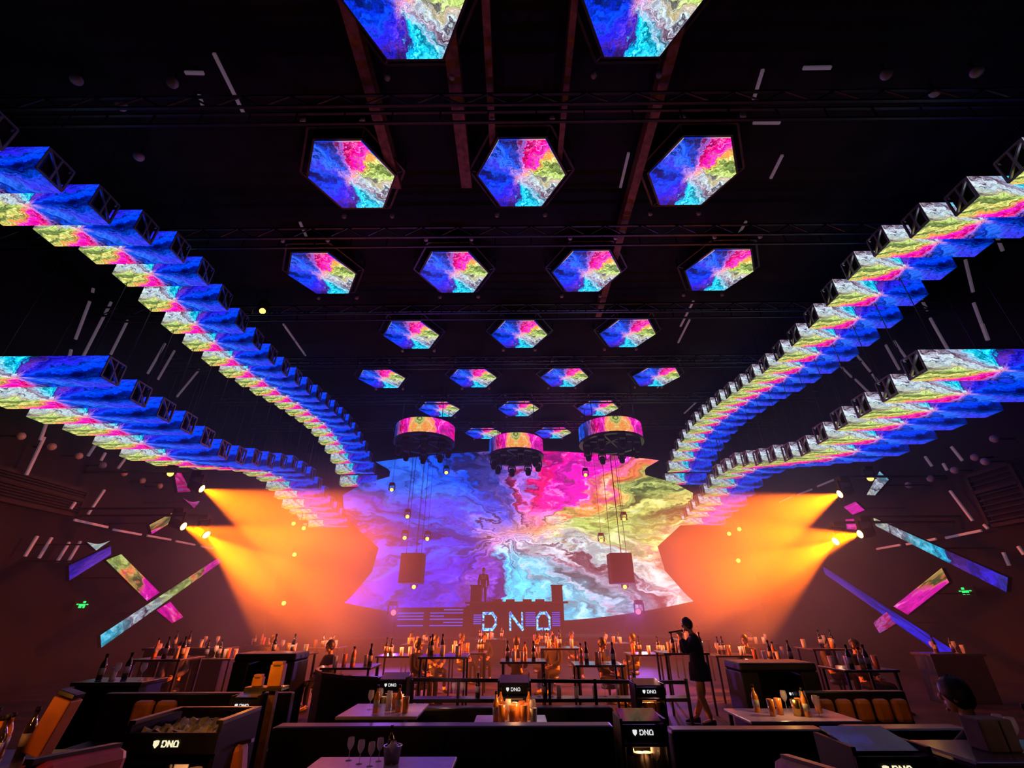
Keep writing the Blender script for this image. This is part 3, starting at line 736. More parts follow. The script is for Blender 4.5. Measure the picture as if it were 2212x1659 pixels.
def person(loc, rz, J, mats, label, group=None, fingers=True, coat_len=.0, stand=True, sub=1, hair_long=False, wide=1.0):
    """J: joint dict in body space, facing -Y, z up, feet on z=0"""
    r = empty('person', loc, label, 'person', group, rz)
    pel, chest, neck, head = map(V, (J['pelvis'], J['chest'], J['neck'], J['head']))
    chains = [[(pel, (.135, .10)), (lerp(pel, chest, .5), (.125, .095)), (chest, (.155, .105)), (lerp(chest, neck, .75), (.085, .07)), (neck, .055), (lerp(neck, head, .5), .05), (head, .07)]]
    idx = len(chains[0]); arms = []; legs = []
    for s in ('L', 'R'):
        sh, el, wr = V(J['sh' + s]), V(J['el' + s]), V(J['wr' + s])
        c = [2, (sh, .062)] + limb_pts(sh, el, .055, .043) + limb_pts(el, wr, .042, .028)
        hd = V(J.get('hd' + s, (wr - el))).normalized(); th = V(J.get('th' + s, (0, 0, 1)))
        th = (th - hd * th.dot(hd)).normalized(); pn = hd.cross(th).normalized()
        if s == 'R': pn = -pn
        pn = V(J['pn' + s]) if 'pn' + s in J else pn
        palm = wr + hd * .06
        c.append((palm, (.036, .018)))
        chains.append(c); n0 = idx; idx += len(c) - 1; pi = idx - 1
        if fingers:
            for k, (off, ln) in enumerate(((.030, .072), (.010, .080), (-.010, .075), (-.029, .060))):
                a = palm + hd * .035 + th * off; cur = J.get('curl', .8)
                b = a + (hd * (1 - cur * .5) + pn * cur * .7).normalized() * ln * .5
                e = b + (hd * (1 - cur * 1.3) + pn * (cur)).normalized() * ln * .5
                chains.append([pi, (a, .0095), (b, .009), (e, .0075)]); idx += 3
            a = wr + hd * .03 + th * .03; b = a + (th * .6 + hd * .7 + pn * .25).normalized() * .035; e = b + (hd * .8 + pn * .5 + th * .1).normalized() * .03
            chains.append([pi, (a, .012), (b, .010), (e, .008)]); idx += 3
    for s in ('L', 'R'):
        hp, kn, an, to = V(J['hp' + s]), V(J['kn' + s]), V(J['an' + s]), V(J['to' + s])
        c = [0, (hp, .088)] + limb_pts(hp, kn, .085, .058) + limb_pts(kn, an, .055, .038) + [(lerp(an, to, .4) + V((0, 0, -.01)), .04), (to, .032)]
        chains.append(c); idx += len(c) - 1
    link_mesh('body', skin_mesh(chains, sub), mats['skin'], r)
    # head shape, in its own direction f
    f = V(J.get('face', (0, -1, 0))).normalized(); up = (head - neck).normalized(); rt = f.cross(up).normalized(); up = rt.cross(f).normalized()
    hc = head + up * .045 + f * .012
    R3 = Matrix((rt, -f, up)).transposed()
    def place(m): m.v = [tuple(hc + R3 @ V(v)) for v in m.v]; return m
    hb = MB(); hb.ball((0, 0, .015), .1, 16, 12, (.76, .95, 1.12)); hb.ball((0, -.03, -.05), .07, 14, 8, (.78, .85, .9))
    hb.ball((0, -.098, -.012), .018, 8, 6, (.8, 1.2, 1.5)); hb.ball((0, -.086, -.062), .018, 8, 4, (1.5, .6, .45)); hb.ball((0, -.083, -.095), .022, 8, 4, (1.1, .7, .6))
    for s in (-1, 1): hb.ball((s * .078, .005, -.01), .022, 8, 6, (.4, .8, 1.25))
    ho = place(hb).build('head', mats['skin'], r)
    ey = MB()
    for s in (-1, 1): ey.ball((s * .03, -.088, .012), .011, 8, 6, (1.2, .6, .7))
    place(ey).build('eyes', M['black'], ho)
    hr = MB()
    vs = []; n = 16; m_ = 7
    for j in range(m_ + 1):
        ph = PI * .5 * j / m_ * 1.55
        for i in range(n):
            an = 2 * PI * i / n; fr = max(0, -math.sin(an))
            ph2 = ph * (1 - .45 * fr)
            q = .108 + .006 * math.sin(5 * an + j)
            vs.append((.82 * q * math.sin(ph2) * math.cos(an), q * math.sin(ph2) * math.sin(an) * 1.0 + .004, q * 1.13 * math.cos(ph2) + .018 - (.03 if hair_long and j == m_ and fr < .3 else 0)))
    fs = [(j * n + i, (j + 1) * n + i, (j + 1) * n + (i + 1) % n, j * n + (i + 1) % n) for j in range(m_) for i in range(n)]
    hr.add(vs, fs, smooth=True); place(hr).build('hair', mats['hair'], ho)
    # clothes
    g = .022
    tc = [[(pel + V((0, 0, -.02 - coat_len)), (.155 + g + coat_len * .12, (.115 + g + coat_len * .08) * wide)), (pel + V((0, 0, .05)), (.14 + g, (.105 + g) * wide)), (lerp(pel, chest, .5), (.13 + g, (.10 + g) * wide)), (chest, (.160 + g, (.11 + g) * wide)), (lerp(chest, neck, .75), (.088 + g, .075 + g)), (lerp(chest, neck, 1.05), .066)]]
    for s in ('L', 'R'):
        sh, el, wr = V(J['sh' + s]), V(J['el' + s]), V(J['wr' + s])
        tc.append([3, (sh, .066 + g)] + limb_pts(sh, el, .058 + g, .046 + g) + limb_pts(el, lerp(el, wr, .93), .045 + g, .036 + g * .8))
    link_mesh('jacket', skin_mesh(tc, sub), mats['top'], r)
    if coat_len:
        sk = MB(); n = 20; vs = []; rings = [(1.00, .165, .135 * wide), (.90, .185, .150 * wide), (.82, .19, .155 * wide), (.73, .195, .158 * wide), (.70, .195, .158 * wide)]
        for z, a_, b_ in rings + [(.70, .18, .145 * wide), (.80, .175, .14 * wide)]:
            for k in range(n):
                t = 2 * PI * k / n; f_ = 1 + .04 * math.sin(5 * t + z * 4); vs.append((a_ * f_ * math.cos(t), b_ * f_ * math.sin(t) + .01, z))
        sk.add(vs, [(j * n + i, j * n + (i + 1) % n, (j + 1) * n + (i + 1) % n, (j + 1) * n + i) for j in range(6) for i in range(n)], smooth=True)
        sk.build('coat_skirt', mats['top'], r)
    lc = [[(pel, (.145, .112)), (pel + V((0, 0, .06)), (.138, .108))]]
    for s in ('L', 'R'):
        hp, kn, an = V(J['hp' + s]), V(J['kn' + s]), V(J['an' + s])
        lc.append([0, (hp, .095)] + limb_pts(hp, kn, .096, .072) + limb_pts(kn, lerp(kn, an, .96), .070, .056))
    link_mesh('trousers', skin_mesh(lc, sub), mats['leg'], r)
    for s in ('L', 'R'):
        an, to = V(J['an' + s]), V(J['to' + s]); d = (to - an); d.z = 0; d.normalize(); sd = V((-d.y, d.x, 0))
        m = MB(); base = V((an.x, an.y, min(an.z, to.z) - .045)); pf = [(-.07, .035, .10), (0, .045, .11), (.09, .046, .075), (.17, .042, .055), (.205, .022, .04)]
        vs = []
        for x, w_, h in pf:
            for k in range(8):
                a = 2 * PI * k / 8; vs.append(base + d * x + sd * (w_ * math.cos(a)) + V((0, 0, max(0, h * .5 + h * .5 * math.sin(a)))))
        fs = [(j * 8 + i, j * 8 + (i + 1) % 8, (j + 1) * 8 + (i + 1) % 8, (j + 1) * 8 + i) for j in range(4) for i in range(8)] + [tuple(reversed(range(8))), tuple(range(32, 40))]
        m.add(vs, fs, smooth=True); m.build('shoe', mats['shoe'], r)
    return r
def stand_J(**k):
    J = dict(pelvis=(0, 0, .95), chest=(0, 0, 1.28), neck=(0, 0, 1.49), head=(0, -.01, 1.60), shL=(.185, 0, 1.40), elL=(.24, .03, 1.12), wrL=(.23, -.05, .88),
             shR=(-.185, 0, 1.40), elR=(-.24, .03, 1.12), wrR=(-.23, -.05, .88), hpL=(.095, 0, .90), knL=(.11, -.02, .50), anL=(.12, .02, .09), toL=(.15, -.13, .05),
             hpR=(-.095, 0, .90), knR=(-.11, -.02, .50), anR=(-.12, .02, .09), toR=(-.15, -.13, .05), thL=(0, -1, 0), thR=(0, -1, 0), curl=.45)
    J.update(k); return J
def sit_J(**k):
    J = dict(pelvis=(0, .05, .50), chest=(0, .10, .83), neck=(0, .09, 1.04), head=(0, .07, 1.15), shL=(.185, .10, .95), elL=(.25, .02, .70), wrL=(.12, -.20, .62),
             shR=(-.185, .10, .95), elR=(-.25, .02, .70), wrR=(-.12, -.20, .62), hpL=(.095, .02, .47), knL=(.13, -.40, .48), anL=(.13, -.40, .09), toL=(.14, -.55, .05),
             hpR=(-.095, .02, .47), knR=(-.13, -.40, .48), anR=(-.13, -.40, .09), toR=(-.14, -.55, .05), thL=(0, 0, 1), thR=(0, 0, 1), curl=.5)
    J.update(k); return J
DARK = dict(skin=M['skin'], hair=M['hair'], top=M['cloth'], leg=M['cloth'], shoe=M['leather'])
GREY = dict(DARK, top=M['cloth2']); PALE = dict(DARK, top=M['cloth3'])

# the singer on the right, facing left with both hands at a microphone (body space: faces -Y; turned to face -X)
c = ony(1528, 1560, 10.3)
sj = stand_J(chest=(0, .03, 1.27), neck=(0, -.02, 1.49), head=(0, -.06, 1.605), shL=(.17, .0, 1.40), elL=(.20, -.20, 1.19), wrL=(.045, -.235, 1.42),
             shR=(-.17, .0, 1.40), elR=(-.20, -.20, 1.17), wrR=(-.045, -.225, 1.40), hdL=(-.2, -.25, 1), hdR=(.2, -.3, 1), thL=(0, .5, .5), thR=(0, .5, .5), pnL=(-.6, -.8, 0), pnR=(.6, -.8, 0),
             hpL=(.095, 0, .90), knL=(.10, -.07, .50), anL=(.11, .06, .09), toL=(.13, -.10, .05), knR=(-.11, .03, .50), anR=(-.13, -.16, .09), toR=(-.15, -.32, .05), curl=.9, face=(0, -1, -.12))
SING = dict(DARK, leg=M['amber_lit'])  # black trousers, the amber light on them is put into their colour
sing = person((c.x, 10.3, 0), -PI / 2 - .12, sj, SING, 'standing person in a long black coat and trousers painted amber-lit singing into a microphone', fingers=True, coat_len=.12, sub=2, wide=1.25)
RZ = Matrix.Rotation(-PI / 2 - .12, 4, 'Z')
r = empty('microphone', V((c.x, 10.3, 0)) + RZ @ V((0, -.21, 1.545)), 'black hand microphone held at the mouth of the singer', 'microphone', rz=-PI / 2 - .12)
q = V((0, -1, -.12)).to_track_quat('Z', 'Y').to_matrix()
MB().lathe([(.013, .26), (.014, .25), (.017, .05), (.019, .02)], (0, 0, 0), 10, q).build('handle', M['metal'], r)
MB().ball((0, .01, 0), .026, 12, 8).build('grille', M['metal'], r)

# the figure standing on the booth
a = ony(1043, 1308, 25.0)
r = empty('dj_riser', (a.x, 25.0, .9), 'small black riser behind the DJ booth', 'riser')
MB().box((0, 0, (a.z - .9) / 2), (1.6, 1.0, a.z - .9)).build('top', M['cloth'], r)
dj = person((a.x, 25.0, a.z), .1, stand_J(), DARK, 'person in a black jacket with pale chest print standing before the screen', sub=1)
p_ = MB()
for x, z, w_, h_ in ((-.08, 1.36, .07, .07), (.08, 1.36, .07, .07), (0, 1.25, .20, .05), (-.05, 1.30, .05, .04), (.05, 1.30, .05, .04)): p_.box((x, -.148, z), (w_, .012, h_))
p_.build('chest_print', M['white'], [c_ for c_ in dj.children if c_.name.startswith('jacket')][0])

# people sitting and standing on the floor
CR = [  # picture x, floor depth, kind, mats, rotation, label
    (1165, 15.5, 'si', DARK, .6, 'dark seated figure just below the last booth letter'),
    (1118, 13.5, 'si', DARK, 2.8, 'dark seated figure in the middle, just left of the aisle end'),
    (940, 14.5, 'si', PALE, .5, 'seated person in a pale top left of the middle tables'),
    (998, 16.0, 'si', PALE, 1.0, 'person in a pale top sitting left of the middle aisle'),
    (1045, 16.5, 'si', GREY, .2, 'seated person in grey left of the aisle under the booth'),
    (905, 12.5, 'si', DARK, 1.2, 'dark seated person beside the left round counter'),
    (1195, 14.0, 'si', GREY, -.8, 'seated person in grey right of the last booth letter'),
    (1240, 17.0, 'si', GREY, .2, 'grey clad person sitting right of the aisle'),
    (1370, 15.0, 'si', GREY, -1.2, 'seated grey figure right of the middle tables'),
    (1620, 14.0, 'si', GREY, -.9, 'seated grey figure above the big dark cabinet'),
    (1805, 13.0, 'si', PALE, .8, 'seated pale figure at the right behind the cushions'),
    (1870, 11.5, 'si', DARK, .5, 'dark seated figure at the right before the violet band'),
    (578, 15.0, 'si', PALE, .9, 'pale seated person at the left under the orange smoke'),
    (375, 12.0, 'si', PALE, .2, 'seated person with raised pale hands at the left'),
    (700, 12.0, 'si', DARK, -.7, 'dark seated person behind the curved counter'),
    (1310, 12.5, 'si', DARK, .9, 'dark seated person behind the glass shelf'),
]
cache = {}
for (px, Y, kd, mt_, rz, lb) in CR:
    x = ony(px, 1450, Y).x; key = (kd, id(mt_))
    if key not in cache:
        Jx = stand_J(wrL=(.10, -.28, 1.15), elL=(.25, -.05, 1.12)) if kd == 'st' else sit_J()
        cache[key] = person((x, Y, 0), rz, Jx, mt_, lb, None, fingers=True, sub=1)
        tag(cache[key], lb, 'person', 'guests on the floor')
    else: dup(cache[key], (x, Y, 0), rz, lb, 'guests on the floor')['category'] = 'person'
    if kd == 'si':
        s = empty('stool', (x + math.sin(-rz) * -.05, Y + math.cos(rz) * .05, 0), 'round black stool under the %s' % lb[:60].replace('seated ', '', 1), 'stool', 'black stools', rz)
        MB().lathe([(.17, .29), (.19, .31), (.19, .36), (.17, .375)], (0, 0, 0), 14).build('seat', M['leather'], s)
        MB().lathe([(.16, 0), (.15, .02), (.03, .04), (.03, .30)], (0, 0, 0), 12).build('pedestal', M['metal'], s)
# big silhouette at the right edge
c = ony(2045, 1500, 4.3)
person((c.x, 4.3, c.z - 1.20), -PI / 2 - .9, sit_J(elL=(.27, -.10, .76), wrL=(.20, -.34, .80), elR=(-.27, -.05, .74), wrR=(-.20, -.30, .74)), DARK,
       'dark silhouetted person sitting with bent arms close to the camera at the right', sub=2)
st_ = empty('stool', (c.x + .05, 4.3, 0), 'dark stool under the silhouetted person at the right', 'stool')
MB().lathe([(.19, c.z - 1.20 + .27), (.2, c.z - 1.20 + .30), (.2, c.z - 1.20 + .36), (.18, c.z - 1.20 + .375)], (0, 0, 0), 14).build('seat', M['leather'], st_)
MB().lathe([(.2, 0), (.19, .02), (.03, .04), (.03, c.z - 1.20 + .28)], (0, 0, 0), 12).build('pedestal', M['metal'], st_)

# ------------------------------------------------------------------ tableware
def make_bottle(mat, h=.30, r_=.037):
    r = empty('bottle', (0, 0, 0)); k = h / .3
    MB().lathe([(r_ * .95, 0), (r_, .01), (r_, .17 * k), (r_ * .8, .20 * k), (.014, .235 * k), (.0135, .28 * k), (.016, .283 * k), (.016, .30 * k)], (0, 0, 0), 12).build('glass_body', mat, r)
    MB().lathe([(.0175, .272 * k), (.0175, .305 * k)], (0, 0, 0), 10).build('cap', M['black'], r)
    MB().lathe([(r_ + .001, .06 * k), (r_ + .001, .14 * k)], (0, 0, 0), 12).build('paper_label', M['white'], r)
    return r
def make_cup(mat, h=.14, ra=.032, rb=.040):
    r = empty('cup', (0, 0, 0))
    MB().lathe([(ra, 0), (ra + .002, .004), (rb, h), (rb - .004, h), (ra - .002, .02)], (0, 0, 0), 12).build('wall', mat, r)
    return r
def make_goblet():
    r = empty('wine_glass', (0, 0, 0))
    MB().lathe([(.034, 0), (.032, .004), (.005, .01), (.0045, .085), (.02, .10), (.036, .13), (.038, .16), (.031, .20), (.029, .20), (.035, .16), (.033, .132), (.012, .105)], (0, 0, 0), 12).build('bowl', M['glass_t'], r)
    return r
M['glass_t'] = pbr('thin_glass', (.9, .85, .85), .06, trans=.0)
nt = M['glass_t'].node_tree; b_ = [n for n in nt.nodes if n.type == 'BSDF_PRINCIPLED'][0]; b_.inputs['Alpha'].default_value = .35
M['bottle_dark'] = pbr('dark_bottle_glass', (.03, .02, .02), .08, coat=1.0)
M['bottle_amber'] = pbr('amber_bottle_glass', (.75, .26, .05), .12, coat=1.0)
M['cup_white'] = pbr('milky_cup', (.85, .72, .62), .4)
M['ice'] = pbr('crumpled_ice', (.42, .42, .26), .35, noise=.35, scale=18)
POOL = dict(db=make_bottle(M['bottle_dark']), ab=make_bottle(M['bottle_amber'], .27), cp=make_cup(M['cup_white']), gc=make_cup(M['bottle_amber'], .16), wg=make_goblet())
NM = dict(db=('dark bottle', 'bottle'), ab=('amber bottle', 'bottle'), cp=('pale cup', 'cup'), gc=('amber tumbler', 'cup'), wg=('clear stemmed glass', 'glass'))
used = set(); TW = {}
def item(kind, loc, label, group, sc=1.0, rz=0):
    if kind not in used:
        used.add(kind); o = POOL[kind]; o.location = loc; o.scale = (sc,) * 3; o.rotation_euler.z = rz
    else: o = dup(POOL[kind], loc, rz, scale=sc)
    tag(o, label, NM[kind][1], group); return o
def lamp(name, loc, e, col=(1, .42, .12), r=.03):
    d = bpy.data.lights.new(name, 'POINT'); d.energy = e; d.color = col; d.shadow_soft_size = r
    o = bpy.data.objects.new(name, d); C.objects.link(o); o.location = loc; return o
def spread(kinds, cx, cy, z, wx, wy, where, group, sc=1.0, seed=0):
    """items side by side on a table top, labelled by where they stand"""
    rnd = random.Random(seed * 13 + int(cx * 10)); pts = []
    for k in kinds:
        for _ in range(60):
            x, y = cx + rnd.uniform(-wx, wx) / 2, cy + rnd.uniform(-wy, wy) / 2
            if all((x - a) ** 2 + (y - b) ** 2 > (.098 * sc) ** 2 for a, b, _k in pts): pts.append((x, y, k)); break
    pts.sort(); cnt = {}
    tot = {}
    for _, _, k in pts: tot[k] = tot.get(k, 0) + 1
    for x, y, k in pts:
        cnt[k] = cnt.get(k, 0) + 1
        lb = '%s %s' % (NM[k][0], where) if tot[k] == 1 else '%s %s, %s from the left' % (NM[k][0], where, ORD[cnt[k] - 1])
        item(k, (x, y, z), lb, group, sc)

# ------------------------------------------------------------------ display cabinets with the house name
def logo(parent, x, z, y, h, mat):
    m = MB(); shield(m, x, z + h / 2, h * 1.25); m.v = [(a, b + y, c) for a, b, c in m.v]; m.build('shield_emblem', mat, parent)
    for i, g in enumerate(glyphs(MB, h, h * .16, .008, None)):
        g.v = [(a + x + h * 1.35, b + y, c + z) for a, b, c in g.v]; g.build('letter', mat, parent)
def cabinet(px, Y, z0, z1, W, label, where, logo_h, mat, cups, lampe=2.0, rz=0, ice=True):
    """open-topped cabinet: ice trough, name strip, lit shelf of cups below"""
    x = px; D = W * .8
    r = empty('display_cabinet', (x, Y, z0), label, 'cabinet', 'black display cabinets', rz); H = z1 - z0
    c = MB(); t = .025
    for s in (-1, 1): c.box((s * (W / 2 - t / 2), 0, H / 2), (t, D, H))
    c.box((0, D / 2 - t / 2, H / 2 - .02), (W - 2 * t - .002, t, H - .06)); c.box((0, 0, .02), (W - 2 * t - .002, D - 2 * t, .04))
    c.build('carcass', M['black'], r)
    tr = MB().box((0, 0, H - .20), (W - 2 * t - .004, D - 2 * t - .004, .02)); tr.build('trough_floor', M['metal'], r)
    st = MB().box((0, -D / 2 - .006, H - .05 - .045), (W, .02, .11)); st.build('name_strip', M['black'], r)
    strip_ = [c_ for c_ in r.children if c_.name.startswith('name_strip')][0]
    lid = MB().add([(-W / 2 + .03, -D / 2 + .02, H - .035), (W / 2 - .03, -D / 2 + .02, H - .035), (W / 2 - .03, D / 2 - .03, H + .05), (-W / 2 + .03, D / 2 - .03, H + .05)], [(0, 1, 2, 3), (3, 2, 1, 0)]) if not ice else None
    if lid: lid = MB().box((0, 0, H), (W - .06, D - .06, .012), Matrix.Rotation(.2, 3, 'X')); lid.build('slanted_lid', M['lidm'], r)
    else:
        ic = MB(); n = 14; vs = []
        rnd = random.Random(int(px * 100))
        for j in range(n + 1):
            for i in range(n + 1): vs.append((-W / 2 + .04 + (W - .08) * i / n, -D / 2 + .04 + (D - .08) * j / n, H - .07 + rnd.uniform(-.03, .045)))
        ic.add(vs, [(j * (n + 1) + i, j * (n + 1) + i + 1, (j + 1) * (n + 1) + i + 1, (j + 1) * (n + 1) + i) for j in range(n) for i in range(n)])
        o = ic.build('crushed_ice', M['ice'], r)
        rim = MB()
        for s in (-1, 1): rim.box((s * (W / 2 - .02), 0, H + .012), (.045, D, .022))
        rim.box((0, D / 2 - .02, H + .012), (W - .092, .045, .022)); rim.build('rim', M['metal'], r)
    logo(strip_, -logo_h * 2.6, H - .05 - .045 - logo_h / 2, -D / 2 - .022, logo_h, mat)
    zs = H - .43 if H > .6 else .04
    if H > .6: MB().box((0, 0, zs - .012), (W - 2 * t - .004, D - 2 * t - .004, .022)).build('shelf', M['metal'], r)
    lamp('cabinet_lamp', (x, Y - D * .1, z0 + H - .26), lampe, (1, .45, .16), .04)
    MB().box((0, -D * .1, H - .225), (W * .5, .03, .012)).build('lamp_strip', M['cup'], r)
    n = len(cups)
    for i, k in enumerate(cups):
        item(k, (x + (i - (n - 1) / 2) * min(.095, (W - .12) / n), Y - D * .12, z0 + zs), '%s in the %s, %s from left' % (NM[k][0], where, ORD[i]), 'cups inside the cabinets', 1.15 if k != 'db' else 1.0)
    return r
M['lidm'] = pbr('glossy_lid', (.05, .05, .075), .25, coat=.5)
def PX(px, py, Y): return ony(px, py, Y)
def cab(pxl, pxr, py_top, Y, label, where, lh, mat, cups, e, ice=False, z0=0.0):
    a = PX(pxl, py_top, Y); b = PX(pxr, py_top, Y)
    return cabinet((a.x + b.x) / 2, Y + (b.x - a.x) * .4, z0, a.z, b.x - a.x, label, where, lh, mat, cups, e, ice=ice)
cab(1075, 1147, 1471, 7.4, 'black display cabinet with name strip on the centre line behind the lit table', 'centre cabinet', .036, M['logow'], ['db', 'cp', 'cp'], 3)
cab(815, 880, 1464, 8.4, 'black display cabinet with name strip above the left lilac table', 'cabinet over the left lilac table', .034, M['logow'], ['cp', 'cp', 'cp', 'gc'], 3)
cab(1370, 1434, 1477, 7.9, 'black display cabinet with name strip left of the singer', 'cabinet left of the singer', .036, M['logow'], ['db', 'gc', 'gc', 'gc'], 3)
cab(1338, 1438, 1553, 5.0, 'black display cabinet nearest the middle, cutting into the long sofa', 'near middle cabinet', .034, M['logow'], ['db', 'cp', 'cp', 'wg'], 2.5)
cab(278, 480, 1566, 3.6, 'large black cabinet with crushed ice and a cream name strip at the left', 'large left cabinet', .030, M['logo'], ['db', 'wg', 'cp'], .25, ice=True)
cab(1838, 2010, 1614, 3.2, 'large black cabinet with a grey lid and a cream name strip at the right', 'large right cabinet', .030, M['logo'], ['db', 'wg'], .12)
cab(500, 562, 1503, 6.4, 'small black display cabinet beside the amber box at the left', 'small left cabinet', .030, M['logow'], ['cp', 'wg'], 1.2)
cab(1690, 1735, 1483, 8.6, 'small display cabinet inside the big dark hood at the right', 'hooded right cabinet', .030, M['logow'], ['cp', 'gc', 'gc', 'gc'], 5)

# ------------------------------------------------------------------ tables
def table(cx, cy, w_, d_, h, label, mat, group='low tables', rnd_=.05):
    r = empty('low_table', (cx, cy, 0), label, 'table', group)
    MB().box((0, 0, h - .02), (w_, d_, .04)).build('table_top', mat, r, .012)
    for sx in (-1, 1):
        for sy in (-1, 1): MB().bar((sx * (w_ / 2 - .06), sy * (d_ / 2 - .06), 0), (sx * (w_ / 2 - .06), sy * (d_ / 2 - .06), h - .04), .04).build('leg', M['metal'], r)
    return r
TH = .72
a = onz(1020, 1568, TH); b = onz(1185, 1568, TH)
cx, cy_, W_ = (a.x + b.x) / 2, a.y + .28, b.x - a.x
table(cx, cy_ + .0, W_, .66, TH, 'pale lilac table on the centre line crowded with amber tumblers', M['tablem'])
spread(['gc'] * 7 + ['ab'] * 3 + ['cp'] * 2 + ['wg'] * 2, cx + .05, cy_, TH, W_ * .55, .4, 'on the centre lilac table', 'things on the centre table', 1.1, 1)
lamp('table_fill_light', (cx + .05, cy_ - .12, TH + .30), 4.0)  # bare warm light added over the tableware, no candle stands here
a = onz(695, 1548, TH); b = onz(876, 1560, TH)
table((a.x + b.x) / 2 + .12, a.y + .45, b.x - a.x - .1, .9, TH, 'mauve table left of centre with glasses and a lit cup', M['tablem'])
spread(['wg'] * 3 + ['gc'] * 3 + ['ab'] * 2 + ['cp'] * 2, (a.x + b.x) / 2 + .2, a.y + .45, TH, .6, .5, 'on the mauve table left of centre', 'things on the left lilac table', 1.1, 2)
lamp('table_fill_light', ((a.x + b.x) / 2 + .5, a.y + .45, TH + .32), 3.0)
a = onz(700, 1655, .78); b = onz(985, 1659, .78)
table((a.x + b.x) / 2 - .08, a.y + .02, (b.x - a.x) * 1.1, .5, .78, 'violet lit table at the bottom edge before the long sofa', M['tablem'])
spread(['wg'] * 5 + ['db'] * 1, (a.x + b.x) / 2 - .2, a.y + .08, .78, .45, .22, 'on the bottom edge table', 'things on the bottom edge table', .8, 3)
r = empty('ice_bucket', ((a.x + b.x) / 2 - .01, a.y + .07, .78), 'steel ice bucket on the bottom edge table', 'bucket')
MB().lathe([(.06, 0), (.075, .11), (.08, .12), (.07, .12), (.055, .02)], (0, 0, 0), 16).build('pail', M['alu'], r); MB().ball((0, 0, .105), .055, 10, 6, (1, 1, .5)).build('ice', M['white'], r)
a = onz(1640, 1556, TH); b = onz(1765, 1575, TH)
table(a.x + .55, a.y + .35, 1.35, .8, TH, 'reddish brown table below the big dark hood at the right', M['tablem'])
spread(['gc'] * 4 + ['wg'] * 3 + ['ab'] * 2, a.x + .65, a.y + .4, TH, 1.0, .5, 'on the reddish table at the right', 'things on the right table', 1.1, 4)
r = empty('gold_tumbler', (a.x + .62, a.y + .25, TH), 'shiny gold tumbler glowing on the reddish table at the right', 'tumbler')
MB().lathe([(.05, 0), (.06, .17), (.055, .17), (.046, .01)], (0, 0, 0), 18).build('shell', M['gold'], r)
lamp('table_fill_light', (a.x + .5, a.y + .2, TH + .35), 5.0, (1, .5, .12))
# middle tables on the floor, three rows deep
TT = [(620, 11.5), (760, 10.5), (860, 13.0), (960, 10.8), (1010, 13.8), (1130, 11.5), (1210, 13.0), (1290, 10.8), (1400, 13.2), (1475, 11.5), (1580, 12.8), (1680, 11.2),
      (1790, 12.5), (1850, 9.8), (470, 12.5), (360, 10.5), (700, 16.0), (900, 17.5), (1060, 17.0), (1180, 18.5), (1330, 17.5), (1500, 16.5), (1650, 17.0), (560, 17.5)]
order = sorted(range(len(TT)), key=lambda k: TT[k][0])
for i, (px, Y) in enumerate(TT):
    x = ony(px, 1440, Y).x; nm = ORD[order.index(i)]; Hh_ = .95 if i % 3 else 1.1
    table(x, Y, 1.0, .8, Hh_, 'dark bar table on the dance floor, %s from the left' % nm, M['tabled'], 'bar tables on the floor')
    spread((['db', 'cp', 'gc', 'ab', 'wg', 'cp', 'db'] if i % 2 else ['gc', 'cp', 'db', 'db', 'wg', 'cp']), x, Y, Hh_, .8, .5, 'on the %s bar table from the left' % nm, 'things on the bar tables', 1.25, i)
    if i % 2 == 0: lamp('table_fill_light', (x + .1, Y - .3, Hh_ + .35), 3.0, (1, .5, .3))  # added warm fill above every other table, without a candle

# ------------------------------------------------------------------ sofas, rails and hoods
def sofa(x0, x1, Y, top, label, rz=0, seat=True, cush=None, mat=None):
    r = empty('banquette', ((x0 + x1) / 2, Y, 0), label, 'sofa', 'black banquettes', rz); W = x1 - x0
    MB().box((0, 0, top / 2), (W, .22, top)).build('backrest', mat or M['leather'], r, .03)
    if seat:
        MB().box((0, .42, .21), (W, .60, .42)).build('seat', M['leather'], r, .04)
    n = max(1, int(W / .62))
    for k in range(n if cush else 0):
        MB().box((-W / 2 + (k + .5) * W / n, .18, .66), (W / n - .05, .12, .38)).build('cushion', cush, r, .04)
    return r
a = PX(600, 1552, 5.6); b = PX(1322, 1563, 5.6)
sofa(a.x, b.x, 5.6, b.z, 'long black sofa back across the bottom of the picture')
a = PX(1442, 1572, 5.4); b = PX(1775, 1575, 5.4)
sofa(a.x, b.x, 5.4, a.z, 'black sofa back right of the near middle cabinet')
a = PX(890, 1530, 7.9); b = PX(1330, 1530, 7.9)
sofa(a.x, b.x, 8.2, b.z - .02, 'black sofa back behind the centre table under the rail')
a = PX(1790, 1560, 4.9); b = PX(2010, 1560, 4.9)
sofa(a.x, b.x + .1, 4.7, 1.02, 'black sofa back with a bright top edge behind the large right cabinet')
a = PX(1765, 1500, 7.6); b = PX(1960, 1530, 7.6)
r = empty('cushion_row', ((a.x + b.x) / 2, 7.7, 0), 'dark bench with four amber back cushions at the right', 'bench')
MB().box((0, .1, .43), (b.x - a.x + .3, .12, .86)).build('back_board', M['leather'], r, .02); MB().box((0, -.2, .2), (b.x - a.x + .3, .46, .4)).build('seat', M['leather'], r, .03)
for k in range(5): MB().box((-(b.x - a.x) / 2 + .12 + k * (b.x - a.x) / 4.6, -.02, .64), ((b.x - a.x) / 5.6, .12, .28)).build('cushion', M['tan'], r, .05)
lamp('bench_lamp', ((a.x + b.x) / 2, 7.0, 1.35), 3, (1, .4, .08))
a = PX(305, 1500, 7.2); b = PX(365, 1500, 7.2)
r = empty('cushion_row', ((a.x + b.x) / 2, 7.3, 0), 'dark bench with two amber back cushions at the left', 'bench')
